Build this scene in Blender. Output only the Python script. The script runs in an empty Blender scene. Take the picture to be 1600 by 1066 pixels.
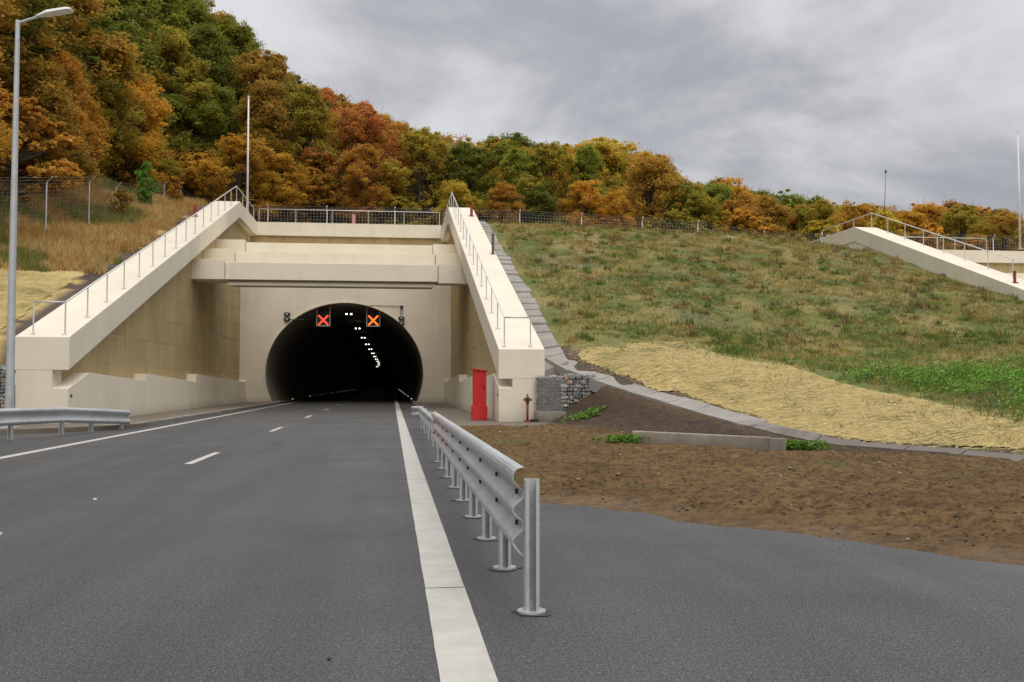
import bpy, math, random
import numpy as np
from math import radians as R, sin, cos, pi, sqrt
random.seed(7); rng = np.random.default_rng(11)
scene = bpy.context.scene
col = scene.collection

# ------------------------------------------------------------------ camera
cam_d = bpy.data.cameras.new('camera'); cam = bpy.data.objects.new('camera', cam_d); col.objects.link(cam)
cam_d.lens = 35; cam_d.sensor_width = 36; cam_d.clip_start = .1; cam_d.clip_end = 4000
cam.location = (0, 0, 1.4); cam.rotation_euler = (R(90 + 2.466), 0, R(-6.891))
scene.camera = cam

# ------------------------------------------------------------------ world: overcast sky
SUN_EL, SUN_AZ = 45.0, 172.0          # azimuth measured from +Y towards +X
SKY_OFF = (4, 8, 0)
w = bpy.data.worlds.new('World'); scene.world = w; w.use_nodes = True
nt = w.node_tree; nt.nodes.clear(); N = nt.nodes.new; L = nt.links.new
out = N('ShaderNodeOutputWorld'); mixs = N('ShaderNodeMixShader'); mixs.inputs[0].default_value = .93
sky = N('ShaderNodeTexSky'); sky.sky_type = 'NISHITA'; sky.sun_disc = False
sky.sun_elevation = R(SUN_EL); sky.sun_rotation = R(SUN_AZ); sky.air_density = 1.0; sky.dust_density = 2.0
b1 = N('ShaderNodeBackground'); b1.inputs[1].default_value = .1; L(sky.outputs[0], b1.inputs[0])
tc = N('ShaderNodeTexCoord'); sx = N('ShaderNodeSeparateXYZ'); L(tc.outputs['Generated'], sx.inputs[0])
def wm(op, a, b=None, clamp=False):
    n = N('ShaderNodeMath'); n.operation = op; n.use_clamp = clamp
    for i, v in enumerate((a, b)):
        if v is None: continue
        if isinstance(v, (int, float)): n.inputs[i].default_value = v
        else: L(v, n.inputs[i])
    return n.outputs[0]
zz = wm('MAXIMUM', sx.outputs[2], 0.0)
den = wm('ADD', zz, .30)
cx = wm('DIVIDE', sx.outputs[0], den); cy = wm('DIVIDE', sx.outputs[1], den)
cmb = N('ShaderNodeCombineXYZ'); L(cx, cmb.inputs[0]); L(cy, cmb.inputs[1])
n1 = N('ShaderNodeTexNoise'); n1.inputs['Scale'].default_value = 1.5; n1.inputs['Detail'].default_value = 8; n1.inputs['Roughness'].default_value = .56
n1.inputs['Distortion'].default_value = .25
off = N('ShaderNodeVectorMath'); off.operation = 'ADD'; off.inputs[1].default_value = SKY_OFF; L(cmb.outputs[0], off.inputs[0]); L(off.outputs[0], n1.inputs['Vector'])
rp = N('ShaderNodeValToRGB'); rp.color_ramp.interpolation = 'EASE'
rp.color_ramp.elements[0].position = .37; rp.color_ramp.elements[0].color = (.285, .286, .308, 1)
rp.color_ramp.elements[1].position = .63; rp.color_ramp.elements[1].color = (.53, .53, .535, 1)
L(n1.outputs[0], rp.inputs[0])
up = wm('ADD', wm('MULTIPLY', wm('MULTIPLY', wm('MULTIPLY', zz, zz), zz), 2.6), .90)     # overcast skies brighten towards the zenith
vm = N('ShaderNodeVectorMath'); vm.operation = 'SCALE'; L(rp.outputs[0], vm.inputs[0]); L(up, vm.inputs['Scale'])
b2 = N('ShaderNodeBackground'); b2.inputs[1].default_value = 1.0; L(vm.outputs[0], b2.inputs[0])
L(b1.outputs[0], mixs.inputs[1]); L(b2.outputs[0], mixs.inputs[2]); L(mixs.outputs[0], out.inputs[0])

sd = bpy.data.lights.new('sun', 'SUN'); sd.energy = .8; sd.angle = R(45); sd.color = (1, .93, .82)
so = bpy.data.objects.new('sun', sd); col.objects.link(so)
so.rotation_euler = (R(90 - SUN_EL), 0, R(180 - SUN_AZ))
vs = scene.view_settings; vs.view_transform = 'Standard'; vs.look = 'None'; vs.exposure = 0.52; vs.gamma = 1
try: vs.use_curve_mapping = False
except Exception: pass
scene.render.engine = 'CYCLES'
scene.cycles.max_bounces = 6; scene.cycles.diffuse_bounces = 4; scene.cycles.glossy_bounces = 2; scene.cycles.transmission_bounces = 2

# ------------------------------------------------------------------ helpers
ORG = {}
def tag(o, label=None, cat=None, group=None, kind=None):
    if label: o['label'] = label
    if cat: o['category'] = cat
    if group: o['group'] = group
    if kind: o['kind'] = kind
    return o
def empty(name, loc, label, cat, group=None):
    o = bpy.data.objects.new(name, None); col.objects.link(o); o.location = loc; o.empty_display_size = .2
    ORG[o] = np.array(loc, float); return tag(o, label, cat, group)
def link(name, me, m=None, parent=None, loc=None):
    o = bpy.data.objects.new(name, me); col.objects.link(o)
    if m is not None and not me.materials: me.materials.append(m)
    if parent is not None:
        o.parent = parent; ORG[o] = ORG.get(parent, np.zeros(3))
        if loc is not None: o.location = np.array(loc) - ORG[o]
    elif loc is not None:
        o.location = loc; ORG[o] = np.array(loc, float)
    return o
def fast_mesh(name, v, f, attr=None, smooth=False):
    v = np.asarray(v, np.float32); f = np.asarray(f, np.int32)
    me = bpy.data.meshes.new(name); n, k = f.shape
    me.vertices.add(len(v)); me.vertices.foreach_set('co', v.ravel())
    me.loops.add(n * k); me.loops.foreach_set('vertex_index', f.ravel())
    me.polygons.add(n); me.polygons.foreach_set('loop_start', np.arange(0, n * k, k, dtype=np.int32))
    if attr is not None:
        for an, av in attr.items():
            a = me.attributes.new(an, 'FLOAT_COLOR', 'POINT')
            a.data.foreach_set('color', np.c_[av, np.ones(len(v))].astype(np.float32).ravel())
    me.update(calc_edges=True)
    if smooth: me.polygons.foreach_set('use_smooth', np.ones(n, bool))
    return me
class MB:
    def __init__(s): s.v = []; s.f = []
    def add(s, v, f):
        b = len(s.v); s.v += [tuple(p) for p in v]; s.f += [tuple(i + b for i in q) for q in f]; return s
    def box(s, x0, x1, y0, y1, z0, z1):
        return s.add([(x0,y0,z0),(x1,y0,z0),(x1,y1,z0),(x0,y1,z0),(x0,y0,z1),(x1,y0,z1),(x1,y1,z1),(x0,y1,z1)],
                     [(0,3,2,1),(4,5,6,7),(0,1,5,4),(1,2,6,5),(2,3,7,6),(3,0,4,7)])
    def tube(s, pts, r, n=8, r1=None, cap=True):
        pts = [np.array(p, float) for p in pts]; m = len(pts); vv = []
        for i, p in enumerate(pts):
            d = pts[min(i+1, m-1)] - pts[max(i-1, 0)]; d /= np.linalg.norm(d) + 1e-9
            a = np.cross(d, (0,0,1)) if abs(d[2]) < .95 else np.cross(d, (1,0,0)); a /= np.linalg.norm(a); b = np.cross(d, a)
            rr = r if r1 is None else r + (r1 - r) * i / (m - 1)
            for k in range(n): vv.append(p + rr * (a * cos(2*pi*k/n) + b * sin(2*pi*k/n)))
        ff = [(i*n+k, i*n+(k+1) % n, (i+1)*n+(k+1) % n, (i+1)*n+k) for i in range(m-1) for k in range(n)]
        if cap: ff += [tuple(range(n))[::-1], tuple((m-1)*n + k for k in range(n))]
        return s.add(vv, ff)
    def prism_x(s, poly, x0, x1):                       # poly of (y, z), extruded along x
        n = len(poly)
        return s.add([(x0, y, z) for y, z in poly] + [(x1, y, z) for y, z in poly],
              [tuple(range(n)), tuple(range(2*n-1, n-1, -1))] + [(i, i+n, (i+1) % n + n, (i+1) % n) for i in range(n)])
    def prism_y(s, poly, y0, y1):
        n = len(poly)
        return s.add([(x, y0, z) for x, z in poly] + [(x, y1, z) for x, z in poly],
              [tuple(range(n)), tuple(range(2*n-1, n-1, -1))] + [(i, i+n, (i+1) % n + n, (i+1) % n) for i in range(n)])
    def prism_z(s, poly, z0, z1):
        n = len(poly)
        return s.add([(x, y, z0) for x, y in poly] + [(x, y, z1) for x, y in poly],
              [tuple(range(n)), tuple(range(2*n-1, n-1, -1))] + [(i, i+n, (i+1) % n + n, (i+1) % n) for i in range(n)])
    def build(s, name, m, parent=None, bevel=0, smooth=False, **kw):
        me = bpy.data.meshes.new(name); o0 = ORG.get(parent, np.zeros(3)) if parent is not None else np.zeros(3)
        me.from_pydata([tuple(np.array(p) - o0) for p in s.v], [], s.f); me.materials.append(m)
        import bmesh
        bm = bmesh.new(); bm.from_mesh(me); bmesh.ops.recalc_face_normals(bm, faces=bm.faces)
        bm.to_mesh(me); bm.free()
        o = link(name, me, None, parent)
        if bevel:
            b = o.modifiers.new('bevel', 'BEVEL'); b.width = bevel; b.segments = 2; b.limit_method = 'ANGLE'; b.angle_limit = R(40)
        if smooth:
            for p in me.polygons: p.use_smooth = True
        return tag(o, **kw)
def vnoise(x, y, seed=0):
    x = np.asarray(x, float); y = np.asarray(y, float)
    xi = np.floor(x).astype(np.int64); yi = np.floor(y).astype(np.int64); xf = x - xi; yf = y - yi
    u = xf*xf*(3-2*xf); v = yf*yf*(3-2*yf)
    def h(a, b):
        n = (a * 374761393 + b * 668265263 + seed * 1274126177) & 0xffffffff
        n = ((n ^ (n >> 13)) * 1274126177) & 0xffffffff
        return ((n ^ (n >> 16)) & 0xffff) / 65535.0
    return (h(xi,yi)*(1-u)+h(xi+1,yi)*u)*(1-v) + (h(xi,yi+1)*(1-u)+h(xi+1,yi+1)*u)*v
def fbm(x, y, o=4, seed=0):
    t = 0; a = .5; s = 1.0
    for i in range(o): t = t + a * vnoise(np.asarray(x)*s, np.asarray(y)*s, seed+i*17); a *= .5; s *= 2.03
    return t / (1 - .5**o)

# ------------------------------------------------------------------ materials
class NM:
    def __init__(s, name):
        s.m = bpy.data.materials.new(name); s.m.use_nodes = True; s.t = s.m.node_tree; s.t.nodes.clear()
        s.out = s.n('ShaderNodeOutputMaterial'); s.p = s.n('ShaderNodeBsdfPrincipled'); s.l(s.p.outputs[0], s.out.inputs[0])
        s._pos = None
    def n(s, t, **k):
        x = s.t.nodes.new(t)
        for a, b in k.items(): setattr(x, a, b)
        return x
    def l(s, a, b): s.t.links.new(a, b)
    def pos(s, scale=(1,1,1)):
        if s._pos is None: s._pos = s.n('ShaderNodeNewGeometry').outputs['Position']
        mp = s.n('ShaderNodeMapping'); mp.inputs['Scale'].default_value = scale; s.l(s._pos, mp.inputs[0]); return mp.outputs[0]
    def noise(s, scale, detail=5, rough=.6, vec=None, ms=(1,1,1)):
        x = s.n('ShaderNodeTexNoise'); x.inputs['Scale'].default_value = scale; x.inputs['Detail'].default_value = detail
        x.inputs['Roughness'].default_value = rough; s.l(vec or s.pos(ms), x.inputs['Vector']); return x.outputs[0]
    def ramp(s, fac, stops):
        r = s.n('ShaderNodeValToRGB'); e = r.color_ramp.elements
        while len(e) < len(stops): e.new(.5)
        for i, (p, c) in enumerate(stops):
            e[i].position = p; e[i].color = (*c, 1) if not isinstance(c, (int, float)) else (c, c, c, 1)
        s.l(fac, r.inputs[0]); return r.outputs[0]
    def mix(s, fac, a, b, mode='MIX'):
        x = s.n('ShaderNodeMix', data_type='RGBA', blend_type=mode)
        for i, v in ((0, fac), (6, a), (7, b)):
            if isinstance(v, (int, float)): x.inputs[i].default_value = v
            elif isinstance(v, tuple): x.inputs[i].default_value = (*v, 1)
            else: s.l(v, x.inputs[i])
        return x.outputs[2]
    def math(s, op, a, b=0.0):
        x = s.n('ShaderNodeMath', operation=op)
        for i, v in enumerate((a, b)):
            if isinstance(v, (int, float)): x.inputs[i].default_value = v
            else: s.l(v, x.inputs[i])
        return x.outputs[0]
    def bump(s, h, strength=.3, dist=.01):
        b = s.n('ShaderNodeBump'); b.inputs['Strength'].default_value = strength; b.inputs['Distance'].default_value = dist
        s.l(h, b.inputs['Height']); s.l(b.outputs[0], s.p.inputs['Normal'])
    def set(s, col=None, rough=None, metal=None, spec=None):
        for k, v in (('Base Color', col), ('Roughness', rough), ('Metallic', metal), ('Specular IOR Level', spec)):
            if v is None: continue
            if isinstance(v, (int, float)): s.p.inputs[k].default_value = v
            elif isinstance(v, tuple): s.p.inputs[k].default_value = (*v, 1)
            else: s.l(v, s.p.inputs[k])
        return s
M = {}
def simple(name, c, rough=.6, metal=0, var=.25, scale=6, spec=.5, bump=0, bscale=40):
    m = NM(name); f = m.noise(scale, 5)
    c0 = tuple(x*(1-var) for x in c); c1 = tuple(min(1, x*(1+var)) for x in c)
    m.set(m.ramp(f, [(.3, c0), (.7, c1)]), rough, metal, spec)
    if bump: m.bump(m.noise(bscale, 3), bump, .005)
    M[name] = m.m; return m
def asphalt(name, c, tint):
    m = NM(name)
    big = m.ramp(m.noise(.35, 5, .6), [(.3, tuple(x*.86 for x in c)), (.7, tuple(x*1.12 for x in c))])
    dust = m.mix(m.ramp(m.noise(.9, 6, .7), [(.52, 0.0), (.8, .28)]), big, tint)
    long_ = m.mix(m.ramp(m.noise(1.6, 4, .5, ms=(1, .06, 1)), [(.42, 0.0), (.60, .65)]), dust, tuple(x*.72 for x in c))
    sxyz = m.n('ShaderNodeSeparateXYZ'); m.l(m.pos(), sxyz.inputs[0])
    seam = m.math('LESS_THAN', m.math('ABSOLUTE', m.math('ADD', m.math('ADD', sxyz.outputs[0], 3.78), m.math('MULTIPLY', m.noise(1.5, 3), .05))), .010)
    long_ = m.mix(m.math('MULTIPLY', seam, .55), long_, (.02, .02, .02))
    patch = m.ramp(m.noise(.18, 4, .55), [(.52, 0.0), (.60, .5)]); long_ = m.mix(patch, long_, tuple(x*.66 for x in c))
    vor = m.n('ShaderNodeTexVoronoi'); vor.inputs['Scale'].default_value = 95; m.l(m.pos(), vor.inputs['Vector'])
    gr = m.math('MULTIPLY', vor.outputs['Distance'], 1.0)
    spk = m.ramp(m.noise(75, 4, .8), [(.37, .22), (.50, .92), (.62, 2.6)])
    spk2 = m.ramp(m.noise(24, 4, .75), [(.34, .70), (.66, 1.35)])
    m.set(m.mix(1.0, m.mix(1.0, long_, spk, 'MULTIPLY'), spk2, 'MULTIPLY'), m.ramp(m.noise(.5, 5), [(.3, .44), (.7, .72)]), 0, .45)
    m.bump(m.math('ADD', gr, m.noise(60, 3, .7)), .45, .005); M[name] = m.m
asphalt('asphalt', (.060, .0595, .059), (.115, .108, .10))
def concrete(name, c, var=.1, streak=.25, stain=(.30, .25, .16)):
    m = NM(name)
    a = m.ramp(m.noise(.6, 6, .6), [(.3, tuple(x*(1-var) for x in c)), (.7, tuple(min(.95, x*(1+var*.5)) for x in c))])
    st = m.ramp(m.noise(1.3, 6, .65, ms=(1, 1, .10)), [(.52, 0.0), (.85, streak)])
    b = m.mix(st, a, stain)
    sp = m.ramp(m.noise(14, 4, .7), [(.60, 0.0), (.80, streak*.6)])
    cc_ = m.mix(sp, b, stain)
    sxyz = m.n('ShaderNodeSeparateXYZ'); m.l(m.pos(), sxyz.inputs[0])
    ln = m.math('MAXIMUM', m.math('LESS_THAN', m.math('FRACT', m.math('DIVIDE', m.math('ADD', sxyz.outputs[0], 50.3), 2.42)), .008), m.math('LESS_THAN', m.math('FRACT', m.math('DIVIDE', sxyz.outputs[1], 2.51)), .008))
    cc_ = m.mix(m.math('MULTIPLY', ln, streak*.5), cc_, stain)
    gz = m.math('SUBTRACT', m.math('ADD', .12, m.math('MULTIPLY', m.noise(1.7, 5, .7), .75)), sxyz.outputs[2])
    cc_ = m.mix(m.math('MULTIPLY', m.ramp(gz, [(.0, 0.0), (.35, 1.0)]), streak*1.3), cc_, tuple(x*.7 for x in stain))
    m.set(cc_, .82, 0, .25)
    wv = m.n('ShaderNodeTexWave', wave_type='BANDS', bands_direction='Z'); wv.inputs['Scale'].default_value = 1.6; wv.inputs['Distortion'].default_value = .6
    m.l(m.pos(), wv.inputs['Vector'])
    m.bump(m.math('ADD', m.noise(22, 4), m.math('MULTIPLY', wv.outputs[1], .25)), .16, .012); M[name] = m.m
concrete('cream', (.77, .705, .57), .07, .30, (.46, .39, .27))
concrete('slab', (.33, .305, .275), .25, .5, (.19, .155, .12))
concrete('kerb', (.50, .475, .42), .3, .5, (.17, .145, .12))
concrete('walk', (.30, .255, .205), .22, .5, (.17, .135, .10))
concrete('lowwall', (.40, .36, .30), .2, .5, (.2, .16, .12))
# ribbed brown cladding panels
m = NM('panel'); oi = m.n('ShaderNodeObjectInfo')
base = m.ramp(m.noise(.8, 5, .6, ms=(1, 1, .35)), [(.3, (.44, .335, .165)), (.7, (.55, .43, .225))])
base = m.mix(1.0, base, m.ramp(oi.outputs['Random'], [(0, .93), (1, 1.06)]), 'MULTIPLY')
st = m.ramp(m.noise(3.0, 5, .7, ms=(1, 1, .06)), [(.5, 0.0), (.8, .6)])
base = m.mix(st, base, (.30, .23, .125))
pale = m.ramp(m.noise(9, 5, .75, ms=(1, 1, .3)), [(.62, 0.0), (.75, .38)])
base = m.mix(pale, base, (.60, .53, .38))
wv = m.n('ShaderNodeTexWave', wave_type='BANDS', bands_direction='Y'); wv.inputs['Scale'].default_value = 1.5; wv.inputs['Distortion'].default_value = .25; m.l(m.pos(), wv.inputs['Vector'])
wh = m.n('ShaderNodeTexWave', wave_type='BANDS', bands_direction='Z'); wh.inputs['Scale'].default_value = 4.5; wh.inputs['Distortion'].default_value = .5; m.l(m.pos(), wh.inputs['Vector'])
m.set(m.mix(1.0, base, m.ramp(wv.outputs[1], [(.0, .60), (.45, 1.12)]), 'MULTIPLY'), .9, 0, .15)
m.bump(m.math('ADD', wv.outputs[1], m.math('MULTIPLY', wh.outputs[1], .12)), .9, .03); M['panel'] = m.m
def steel(name, c, metal=.75, rough=.42, tint=None):
    m = NM(name); vor = m.n('ShaderNodeTexVoronoi'); vor.inputs['Scale'].default_value = 26; m.l(m.pos((1, .4, 1)), vor.inputs['Vector'])
    a = m.mix(.30, c, m.mix(1.0, tuple(x*1.25 for x in c), m.ramp(vor.outputs['Distance'], [(0, .55), (.6, 1.0)]), 'MULTIPLY'))
    a = m.mix(m.ramp(m.noise(2.3, 6, .7), [(.45, 0.0), (.75, .45)]), a, tuple(x*.62 for x in c))
    if tint: a = m.mix(m.ramp(m.noise(.9, 3), [(.40, 0.0), (.55, .75)]), a, tint)
    m.set(a, m.ramp(m.noise(5, 5), [(.3, rough-.08), (.7, rough+.16)]), metal, .5); m.bump(m.noise(30, 3), .08, .004); M[name] = m.m
steel('galv', (.50, .515, .52), .5, .45); steel('galv_pink', (.62, .60, .60), .5, .42, (.56, .43, .40))
steel('railmetal', (.66, .66, .65), .45, .45); steel('polemetal', (.50, .52, .53), .4, .5)
steel('wire', (.42, .43, .42), .2, .6); steel('wire_dark', (.20, .20, .19), .2, .7)
simple('whitepole', (.78, .78, .77), .5, 0, .06)
simple('darkmetal', (.025, .025, .027), .5, .2, .2)
simple('blackbox', (.012, .012, .013), .45, 0, .3)
simple('red', (.56, .014, .015), .45, 0, .22, 5)
simple('red_old', (.24, .03, .03), .6, 0, .3, 8)
simple('pink_old', (.55, .30, .28), .6, 0, .2, 8)
simple('rustpole', (.14, .09, .07), .8, 0, .3, 10)
simple('tar', (.018, .018, .019), .35, 0, .3, 20)
simple('litter', (.75, .75, .72), .7, 0, .1)
simple('lamp_glass', (.62, .62, .52), .25, 0, .05)
simple('lens', (.45, .45, .45), .2, 0, .1)
simple('bluesign', (.05, .09, .35), .4, 0, .1)
simple('lining', (.30, .27, .22), .7, 0, .35, 1.2)
simple('tunnelroad', (.05, .05, .05), .55, 0, .25, 1.2)
simple('bark', (.085, .068, .052), .95, 0, .4, 5, .2, .6, 18)
simple('recess', (.30, .27, .21), .9, 0, .3, 5)
m = NM('paint'); a = m.ramp(m.noise(3, 6, .7), [(.3, (.43, .41, .365)), (.7, (.56, .54, .49))])
a = m.mix(m.ramp(m.noise(28, 5, .8), [(.62, 0.0), (.74, .75)]), a, (.25, .24, .22))
a = m.mix(m.ramp(m.noise(1.2, 5, .7, ms=(1, .2, 1)), [(.55, 0.0), (.8, .35)]), a, (.27, .255, .225))
m.set(a, .65, 0, .3); m.bump(m.noise(50, 3), .25, .004); M['paint'] = m.m
m = NM('soil')
a = m.ramp(m.noise(.5, 6, .65), [(.3, (.18, .108, .046)), (.55, (.255, .158, .068)), (.75, (.325, .215, .098))])
a = m.mix(m.ramp(m.noise(7, 6, .75), [(.40, .85), (.56, 0.0)]), a, (.082, .052, .028))
a = m.mix(m.ramp(m.noise(2.1, 5, .7), [(.58, 0.0), (.78, .5)]), a, (.36, .255, .155))
ca = m.n('ShaderNodeAttribute', attribute_name='Col'); sp = m.n('ShaderNodeSeparateColor'); m.l(ca.outputs['Color'], sp.inputs[0])
a = m.mix(sp.outputs[0], a, m.ramp(m.noise(3.5, 6, .7), [(.3, (.055, .040, .030)), (.7, (.12, .085, .062))]))     # dark mound
a = m.mix(sp.outputs[1], a, (.34, .25, .17))
a = m.mix(m.math('MULTIPLY', sp.outputs[2], m.noise(6, 4)), a, (.08, .13, .03))
m.set(a, .95, 0, .15); m.bump(m.math('ADD', m.noise(16, 6, .75), m.noise(60, 4, .7)), .9, .05); M['soil'] = m.m
def vcol(name, rough=.9, transl=0.0, lo=.8, hi=1.2, scale=2):
    m = NM(name); a = m.n('ShaderNodeAttribute', attribute_name='Col')
    c = m.mix(1.0, a.outputs['Color'], m.ramp(m.noise(scale, 5, .7), [(.3, lo), (.7, hi)]), 'MULTIPLY')
    m.set(c, rough, 0, .15)
    if transl:
        t = m.n('ShaderNodeBsdfTranslucent'); m.l(c, t.inputs[0]); mx = m.n('ShaderNodeMixShader'); mx.inputs[0].default_value = transl
        m.l(m.p.outputs[0], mx.inputs[1]); m.l(t.outputs[0], mx.inputs[2]); m.l(mx.outputs[0], m.out.inputs[0])
    else: m.bump(m.noise(14, 5, .75), .45, .04)
    M[name] = m.m
vcol('turf'); vcol('blades', .8, .25, .85, 1.15); vcol('straw', .9, 0, .82, 1.15, 9)
m = NM('stone'); oi = m.n('ShaderNodeObjectInfo')
a = m.ramp(oi.outputs['Random'], [(0, (.15, .155, .155)), (.45, (.27, .27, .26)), (.78, (.38, .36, .32)), (.93, (.48, .32, .22)), (1, (.20, .20, .20))])
m.set(m.mix(1.0, a, m.ramp(m.noise(14, 5, .7), [(.3, .6), (.7, 1.3)]), 'MULTIPLY'), .85, 0, .3); m.bump(m.noise(30, 4), .6, .01); M['stone'] = m.m
simple('pebble', (.30, .25, .20), .9, 0, .5, 3)
def emit(name, c, s):
    m = NM(name); m.set((0, 0, 0), .5); m.p.inputs['Emission Color'].default_value = (*c, 1); m.p.inputs['Emission Strength'].default_value = s; M[name] = m.m
emit('led_red', (1, .055, .03), 1.6); emit('led_orange', (1, .12, .02), 1.9); emit('lamp_white', (1, .96, .85), 5); emit('stud', (1, .97, .9), 1.2)
# foliage: (shade colour, light colour) pairs
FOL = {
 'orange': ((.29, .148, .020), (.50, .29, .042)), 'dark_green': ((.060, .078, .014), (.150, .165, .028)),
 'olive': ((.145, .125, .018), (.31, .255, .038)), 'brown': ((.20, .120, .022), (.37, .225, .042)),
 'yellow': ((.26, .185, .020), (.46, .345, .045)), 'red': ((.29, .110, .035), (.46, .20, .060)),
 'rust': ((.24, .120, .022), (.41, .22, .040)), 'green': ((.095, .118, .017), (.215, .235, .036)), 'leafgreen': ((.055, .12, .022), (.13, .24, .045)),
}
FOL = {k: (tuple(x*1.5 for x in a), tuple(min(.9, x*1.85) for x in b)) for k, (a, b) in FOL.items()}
for k, (c0, c1) in FOL.items():
    m = NM('leaves_' + k); at = m.n('ShaderNodeAttribute', attribute_name='Col'); sp = m.n('ShaderNodeSeparateColor'); m.l(at.outputs['Color'], sp.inputs[0])
    oi = m.n('ShaderNodeObjectInfo')
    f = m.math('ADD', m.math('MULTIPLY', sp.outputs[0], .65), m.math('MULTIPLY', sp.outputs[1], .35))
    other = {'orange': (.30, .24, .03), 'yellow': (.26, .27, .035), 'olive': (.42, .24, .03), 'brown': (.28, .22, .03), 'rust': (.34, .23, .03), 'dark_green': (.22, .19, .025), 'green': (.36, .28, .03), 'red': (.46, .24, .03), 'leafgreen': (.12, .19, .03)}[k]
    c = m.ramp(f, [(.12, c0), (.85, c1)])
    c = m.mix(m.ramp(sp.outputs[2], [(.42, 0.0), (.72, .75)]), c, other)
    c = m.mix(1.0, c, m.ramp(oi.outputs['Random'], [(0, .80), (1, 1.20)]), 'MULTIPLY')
    m.set(c, .75, 0, .2)
    t = m.n('ShaderNodeBsdfTranslucent'); m.l(c, t.inputs[0]); mx = m.n('ShaderNodeMixShader'); mx.inputs[0].default_value = .42
    m.l(m.p.outputs[0], mx.inputs[1]); m.l(t.outputs[0], mx.inputs[2]); m.l(mx.outputs[0], m.out.inputs[0]); M['leaves_' + k] = m.m

# ------------------------------------------------------------------ terrain heights
CH = [(5.75,37.5,2.55),(6.5,35.0,1.85),(7.3,33,1.40),(8.1,30.6,.98),(8.8,28,.62),(9.4,25.3,.28),(9.75,22.8,.05),(10.1,20.8,0.0),(10.7,18.8,0),(11.3,16.9,0),(12.6,13.5,0)]
PTS = [(1,5,0),(2,12,0),(5,8,0),(8,10,0),(12,8,0),(18,6,0),(3,20,0),(1.5,28,0),(2.5,31,.03),(4.5,31.5,.05),(5.4,33.5,.15),(6,22,.05),(7.5,19.5,.0),(6.5,27,.18),(6.5,30.5,.36),(6.2,33.0,.42),(6.6,32.4,.62),(4,25,0),(9,16,0),(10,12,0),(15,11,0.05),(22,8,.1),(0,0,0),(30,5,0.2)] + CH
for X, dz in ((6,.05),(13,.0),(20,-.2),(27,-.40),(33,-1.0),(44,-.6),(60,-.8)):
    for Y, z in ((45,5.3),(57,9.1),(67,12.2),(72,12.75),(80,13.0),(95,13.1)): PTS.append((X, Y, z+dz*(z/9)))
PTS += [(9,36,2.5),(14,36,2.4),(20,36,2.4),(28,36,2.6),(36,36,2.6),(50,36,2.6),(13,20,.45),(14,25,.95),(12,29,1.15),(20,20,.8),(20,27,1.3),(28,25,1.4),(40,20,1.2),(60,20,1.4)]
P = np.array(PTS, float)
def U(r2): return .5*r2*np.log(r2+1e-12)
n_ = len(P); A_ = np.zeros((n_+3, n_+3)); A_[:n_,:n_] = U(((P[:,None,:2]-P[None,:,:2])**2).sum(-1))+np.eye(n_)*.3
A_[:n_,n_] = 1; A_[:n_,n_+1:] = P[:,:2]; A_[n_,:n_] = 1; A_[n_+1:,:n_] = P[:,:2].T
W_ = np.linalg.solve(A_, np.r_[P[:,2],0,0,0])
def hz(x, y):
    x = np.asarray(x, float); y = np.asarray(y, float); o = W_[-3]+W_[-2]*x+W_[-1]*y
    for (a, b, _), w_ in zip(P, W_): o = o + w_*U((x-a)**2+(y-b)**2)
    return o
def xc(y): return np.interp(y, [c[1] for c in CH[::-1]], [c[0] for c in CH[::-1]]) + np.maximum(0, 13.5-np.asarray(y))*.6
def wl(y): return np.where(np.asarray(y) < 68, 2.50+.307*(np.clip(y, 32.6, 68)-33), 13.25)
def left_h(x, y):
    x = np.asarray(x, float); d = np.maximum(0, -11.8-x)
    return wl(y) + .13*d + .42*np.maximum(0, -17.5-x) + (fbm(x*.5, np.asarray(y)*.5, 3, 5)-.5)*.25
RX = [-80,-40,-18,-12,-4,8,20,33,42,57,90]; RS = [.75,.72,.60,.42,.26,.16,.13,.05,.02,-.02,-.05]
PX = [-80,-18,-17,0,10,35,60,90]; PZ = [48.0,14.3,13.95,13.45,13.4,12.0,11.5,10.5]
def floor_h(x, y):
    x = np.asarray(x, float); y = np.asarray(y, float)
    return np.interp(x, PX, PZ) + np.interp(x, RX, RS)*np.clip(y-85, 0, 30) - .12*np.maximum(0, y-122) + (fbm(x*.3, y*.3, 3, 9)-.5)*.5
def grid(x0, x1, y0, y1, st):
    xs = np.arange(x0, x1+st*.5, st); ys = np.arange(y0, y1+st*.5, st); X, Y = np.meshgrid(xs, ys); nx, ny = len(xs), len(ys)
    i = np.arange(nx*ny).reshape(ny, nx); F = np.stack([i[:-1,:-1], i[:-1,1:], i[1:,1:], i[1:,:-1]], -1).reshape(-1, 4)
    return X.ravel(), Y.ravel(), F
def compact(V, F, keep, C=None):
    F = F[keep]; used = np.unique(F); mp = np.full(len(V), -1); mp[used] = np.arange(len(used))
    return V[used], mp[F], (C[used] if C is not None else None)

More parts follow.
